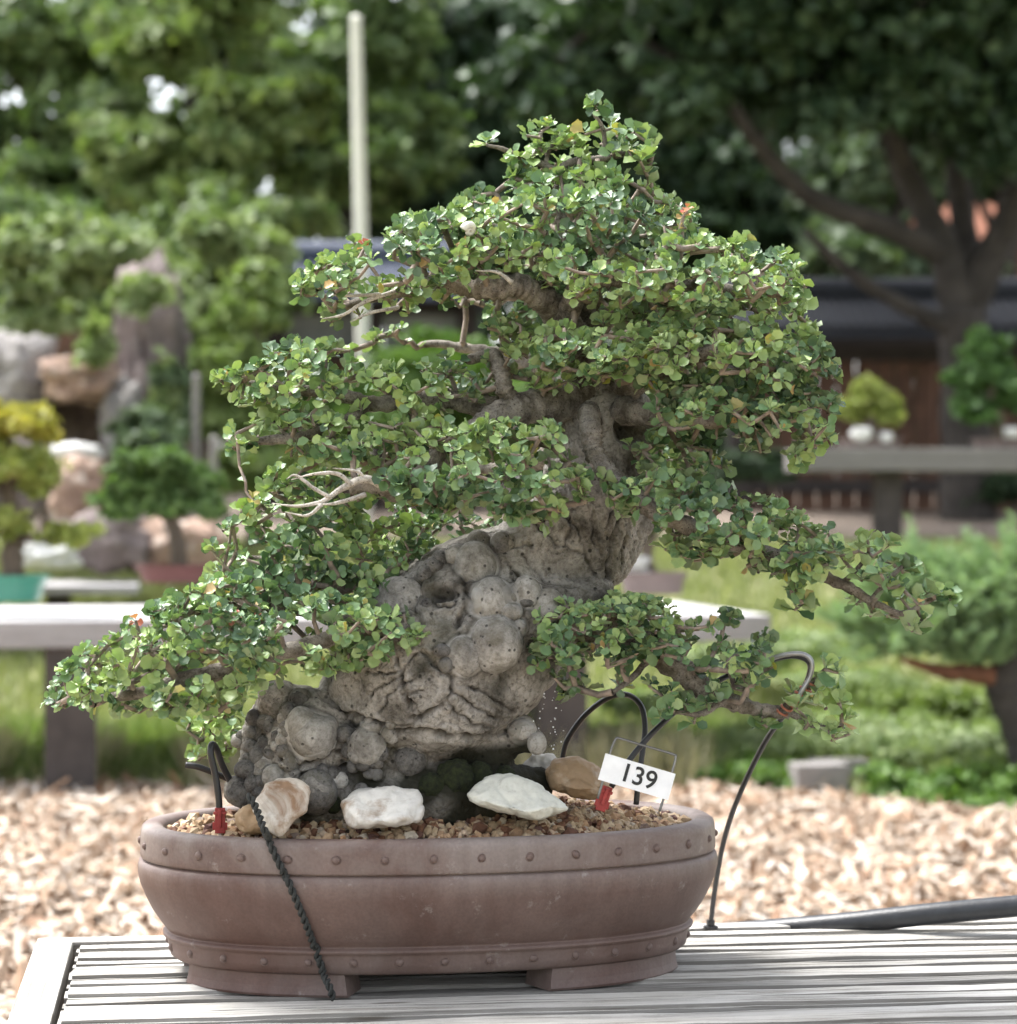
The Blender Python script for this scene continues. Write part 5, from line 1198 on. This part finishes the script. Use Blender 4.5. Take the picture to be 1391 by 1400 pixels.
bush('shrub', 'small dark plant at the foot of the brown board wall', [B(1050, 640, 34, 24, 17.5), B(1010, 640, 30, 20, 17.6)], 2500, .06, M['tree_c'], [ST(1050, 640, 17.5, .02)], clump=.3)

# tiled garden walls
def garden_wall(name, label, x0, x1, Y, z_eave, z_ridge, z_sill, z_lintel, roofmat, upper, nb, yaw=0.0, post_every=1.9):
    cx_ = (x0 + x1) / 2; t = empty(name, (cx_, Y, gz(cx_, Y)), label, 'garden wall'); zb = gz(cx_, Y) - .1; L = x1 - x0
    wdt = L / nb; meb = mesh_py('board', *box_vf(0, 0, 0, wdt - .012, .035, z_sill - zb, 0, .005))
    for k in range(nb): o = obj('board', meb, M['brown_board'], t); o.location = (x0 + wdt * (k + .5), Y + rng.normal(0, .004), (z_sill + zb) / 2)
    box('rail', (cx_, Y - .03, z_sill + .05), (L, .14, .1), M['dark_timber'], t); box('rail', (cx_, Y - .03, z_lintel + .05), (L, .14, .1), M['dark_timber'], t); box('rail', (cx_, Y - .045, zb + .3), (L, .05, .1), M['dark_timber'], t)
    k = x0
    while k <= x1 + .01: box('post', (k, Y - .06, (z_eave + zb) / 2), (.17, .19, z_eave - zb), M['dark_timber'], t); k += post_every
    if upper is not None:
        m = int(L / post_every)
        for q in range(m): box('panel', (x0 + post_every * (q + .5), Y + .03, (z_lintel + z_sill + .1) / 2), (post_every - .19, .03, z_lintel - z_sill - .104), upper, t)
    # roof: two pitches of round tile courses
    V, F = [], []
    nrw = int(L / .075)
    for side in (-1, 1):
        for q in range(nrw):
            xa = x0 - .1 + (L + .2) * (q + .5) / nrw; parts = tube_vf([(xa, Y + side * .62, z_eave - .02), (xa, Y + side * .05, z_ridge)], [.026, .026], 6)
            o_ = len(V); V += list(parts[0]); F += [tuple(i + o_ for i in f) for f in parts[1]]
        o_ = len(V); V += [(x0 - .15, Y + side * .62, z_eave - .05), (x1 + .15, Y + side * .62, z_eave - .05), (x1 + .15, Y, z_ridge), (x0 - .15, Y, z_ridge), (x0 - .15, Y + side * .62, z_eave - .11), (x1 + .15, Y + side * .62, z_eave - .11), (x1 + .15, Y, z_ridge - .08), (x0 - .15, Y, z_ridge - .08)]
        F += [tuple(o_ + i for i in f) for f in ((0, 1, 2, 3), (7, 6, 5, 4), (0, 4, 5, 1), (1, 5, 6, 2), (3, 7, 4, 0))]
    rf = obj('roof', mesh_py('roof', V, F, False), roofmat, t)
    rg = tube('ridge', [(x0 - .2, Y, z_ridge + .06), (x1 + .2, Y, z_ridge + .06)], .11, roofmat, None, 10); adopt(rg, rf)
    return t
YW = 20.0
garden_wall('garden_wall', 'brown board garden wall with navy tiled roof behind the far bench', P(1010, 0, YW).x, 8.6, YW, P(0, 452, YW).z, P(0, 408, YW).z, P(0, 494, YW).z, P(0, 458, YW).z, M['roof_tile'], None, 42)
garden_wall('garden_wall', 'short board wall with blue tiled roof and pale panels behind the pole', P(372, 0, YW).x, P(640, 0, YW).x, YW + .4, P(0, 396, YW).z, P(0, 350, YW).z, P(0, 488, YW).z, P(0, 424, YW).z, M['roof_tile_l'], M['plaster'], 14, 0, .8)
fx0, fx1, fy = P(-120, 0, 18.5).x, P(150, 0, 18.5).x, 18.5; zf = P(0, 452, fy).z
t = empty('board_fence', ((fx0 + fx1) / 2, fy, gz(0, fy)), 'low red brown board fence behind the boulders', 'fence')
for k in range(6): box('board', ((fx0 + fx1) / 2, fy, zf - .10 - k * .19), (fx1 - fx0, .03, .17), M['brown_board'], t)
for k in range(3): box('post', (fx0 + (fx1 - fx0) * k / 2, fy + .07, (zf + .05 + gz(0, fy)) / 2), (.1, .1, zf + .05 - gz(0, fy)), M['dark_timber'], t)
bush('hedge', 'dense mid green hedge closing the gap behind the climber', [B(60, 330, 120, 70, 19.4), B(220, 350, 120, 80, 19.6), B(340, 400, 70, 90, 19.2), B(120, 420, 120, 60, 19.6), B(280, 470, 90, 60, 19)], 14000, .10, M['tree_a'], [ST(100, 360, 19.4, .05), ST(280, 380, 19.4, .05)], clump=.35)
bush('hedge', 'dark hedge behind the bonsai trunk between the two garden walls', [B(700, 600, 110, 70, 20.5), B(850, 590, 110, 80, 20.8), B(980, 600, 90, 80, 20.6), B(760, 500, 120, 80, 21.4), B(920, 500, 120, 80, 21.4)], 12000, .11, M['tree_c'], [ST(760, 560, 20.8, .05), ST(920, 560, 20.8, .05)], clump=.35)
# terracotta roofed house far behind at the right
YH = 31.0
t = empty('house', (P(1440, 0, YH).x, YH + 2, gz(0, YH)), 'distant house with terracotta roof behind the big tree', 'house')
x0, x1 = P(1335, 0, YH).x, P(1335, 0, YH).x + 6; z0 = gz(0, YH) - .1; ze = P(0, 330, YH).z; zr = P(0, 250, YH).z
box('wall', ((x0 + x1) / 2, YH + 2, (z0 + ze) / 2), (x1 - x0, 4, ze - z0), simple('house_wall', (.16, .085, .055), .9, .15, 2, .2), t)
V = [(x0 - .4, YH - .4, ze), (x1 + .4, YH - .4, ze), (x1 + .4, YH + 4.4, ze), (x0 - .4, YH + 4.4, ze), (x0 - .4, YH + 2, zr), (x1 + .4, YH + 2, zr)]
obj('roof', mesh_py('roof', V, [(0, 1, 5, 4), (2, 3, 4, 5), (0, 4, 3), (1, 2, 5), (3, 2, 1, 0)]), M['terracotta'], t)

# cream pole
q = P(494, 320, 17.5); top_ = P(487, 26, 17.5); V, F = join_vf([tube_vf([(q.x + .03, 17.5, gz(0, 17.5) - .1), tuple(q), tuple(top_)], [.055, .05, .042], 14), tube_vf([tuple(top_), (top_.x, top_.y, top_.z + .03)], [.052, .02], 14)])
o = obj('pole', mesh_py('pole', V, F, False), M['pole']); tag(o, 'tall plain cream pole standing before the trees', 'pole')

# ------------------------------------------------------------------ trees
def big_tree(name, label, base, limbs, blobs, n, size, mat, group=None, **kw):
    t = empty(name, (base[0], base[1], gz(base[0], base[1])), label, 'tree', group)
    for k, (pts, rr) in enumerate(limbs): tube('trunk' if k == 0 else 'limb', pts, rr, M['oak_bark'], t, 10, 5, .06, k)
    foliage('crown', blobs, n, size, mat, t, k=12, **kw); return t
YO = 18.6; bx = P(1322, 700, YO).x
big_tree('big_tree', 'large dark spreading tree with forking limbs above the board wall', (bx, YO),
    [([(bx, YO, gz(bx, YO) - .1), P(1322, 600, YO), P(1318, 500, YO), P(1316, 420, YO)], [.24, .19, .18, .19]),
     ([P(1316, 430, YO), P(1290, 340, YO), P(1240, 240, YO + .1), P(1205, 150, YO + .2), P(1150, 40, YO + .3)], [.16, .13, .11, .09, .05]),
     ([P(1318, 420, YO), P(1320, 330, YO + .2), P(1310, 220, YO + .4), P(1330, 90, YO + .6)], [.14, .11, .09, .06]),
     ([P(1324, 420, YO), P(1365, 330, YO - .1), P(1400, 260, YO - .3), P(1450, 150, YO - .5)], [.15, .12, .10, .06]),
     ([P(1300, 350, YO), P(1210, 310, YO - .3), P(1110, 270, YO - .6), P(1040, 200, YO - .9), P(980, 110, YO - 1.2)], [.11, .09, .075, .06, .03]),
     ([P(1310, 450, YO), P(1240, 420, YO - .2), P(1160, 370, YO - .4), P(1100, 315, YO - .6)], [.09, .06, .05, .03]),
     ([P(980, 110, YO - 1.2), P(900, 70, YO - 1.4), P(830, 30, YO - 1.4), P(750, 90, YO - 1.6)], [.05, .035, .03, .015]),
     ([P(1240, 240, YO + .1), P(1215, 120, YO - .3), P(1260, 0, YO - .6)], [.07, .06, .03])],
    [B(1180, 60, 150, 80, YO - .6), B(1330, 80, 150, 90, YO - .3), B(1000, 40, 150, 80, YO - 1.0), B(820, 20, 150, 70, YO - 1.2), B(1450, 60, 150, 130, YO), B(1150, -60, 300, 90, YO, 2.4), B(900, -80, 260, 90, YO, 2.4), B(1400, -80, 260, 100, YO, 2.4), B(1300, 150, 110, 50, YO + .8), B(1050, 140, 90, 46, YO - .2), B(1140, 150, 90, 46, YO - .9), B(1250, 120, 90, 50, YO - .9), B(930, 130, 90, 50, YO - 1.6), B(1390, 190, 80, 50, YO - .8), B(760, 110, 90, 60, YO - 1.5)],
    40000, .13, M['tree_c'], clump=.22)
def simple_tree(label, px, Y, blobs, n, size, mat, h_py, group, r=.14, lean=0):
    b = P(px, 700, Y); z0 = gz(b.x, Y); tp = P(px + lean, h_py, Y); mid = (b.x + (tp.x - b.x) * .4, Y, z0 + (tp.z - z0) * .5)
    limbs = [([(b.x, Y, z0 - .1), mid, tuple(tp)], [r, r * .75, r * .3])]
    for k, (c, rr) in enumerate(blobs[:5]): limbs.append(([mid, tuple((np.array(mid) + np.array(c)) / 2 + np.array([0, 0, .15])), tuple(c)], [r * .5, r * .35, r * .12]))
    return big_tree('tree', label, (b.x, Y), limbs, blobs, n, size, mat, group)
G = 'trees closing the far side of the garden'
simple_tree('mid green tree with sky gaps behind the climber covered rocks', 60, 23.5, [B(40, 60, 110, 80, 23.5), B(120, 170, 110, 80, 23.3), B(-40, 180, 110, 100, 23.5), B(60, 260, 120, 60, 23.0), B(-60, 40, 100, 100, 24), B(130, 60, 80, 60, 24.2), B(180, 0, 80, 60, 24.4)], 17000, .16, M['tree_a'], 60, G)
simple_tree('yellowish green leafy tree rising over the standing stone', 270, 22.5, [B(250, 60, 110, 80, 22.5), B(330, 170, 120, 70, 22.2), B(210, 220, 110, 70, 22.4), B(300, 290, 120, 46, 22.0), B(320, -20, 120, 70, 22.6)], 16000, .15, M['tree_b'], 60, G)
simple_tree('grey green tree just behind the cream pole', 450, 24.5, [B(430, 110, 90, 80, 24.5), B(500, 40, 90, 80, 24.6), B(430, 230, 110, 70, 24.2), B(530, 180, 90, 90, 24.6)], 13000, .16, M['tree_a'], 60, G)
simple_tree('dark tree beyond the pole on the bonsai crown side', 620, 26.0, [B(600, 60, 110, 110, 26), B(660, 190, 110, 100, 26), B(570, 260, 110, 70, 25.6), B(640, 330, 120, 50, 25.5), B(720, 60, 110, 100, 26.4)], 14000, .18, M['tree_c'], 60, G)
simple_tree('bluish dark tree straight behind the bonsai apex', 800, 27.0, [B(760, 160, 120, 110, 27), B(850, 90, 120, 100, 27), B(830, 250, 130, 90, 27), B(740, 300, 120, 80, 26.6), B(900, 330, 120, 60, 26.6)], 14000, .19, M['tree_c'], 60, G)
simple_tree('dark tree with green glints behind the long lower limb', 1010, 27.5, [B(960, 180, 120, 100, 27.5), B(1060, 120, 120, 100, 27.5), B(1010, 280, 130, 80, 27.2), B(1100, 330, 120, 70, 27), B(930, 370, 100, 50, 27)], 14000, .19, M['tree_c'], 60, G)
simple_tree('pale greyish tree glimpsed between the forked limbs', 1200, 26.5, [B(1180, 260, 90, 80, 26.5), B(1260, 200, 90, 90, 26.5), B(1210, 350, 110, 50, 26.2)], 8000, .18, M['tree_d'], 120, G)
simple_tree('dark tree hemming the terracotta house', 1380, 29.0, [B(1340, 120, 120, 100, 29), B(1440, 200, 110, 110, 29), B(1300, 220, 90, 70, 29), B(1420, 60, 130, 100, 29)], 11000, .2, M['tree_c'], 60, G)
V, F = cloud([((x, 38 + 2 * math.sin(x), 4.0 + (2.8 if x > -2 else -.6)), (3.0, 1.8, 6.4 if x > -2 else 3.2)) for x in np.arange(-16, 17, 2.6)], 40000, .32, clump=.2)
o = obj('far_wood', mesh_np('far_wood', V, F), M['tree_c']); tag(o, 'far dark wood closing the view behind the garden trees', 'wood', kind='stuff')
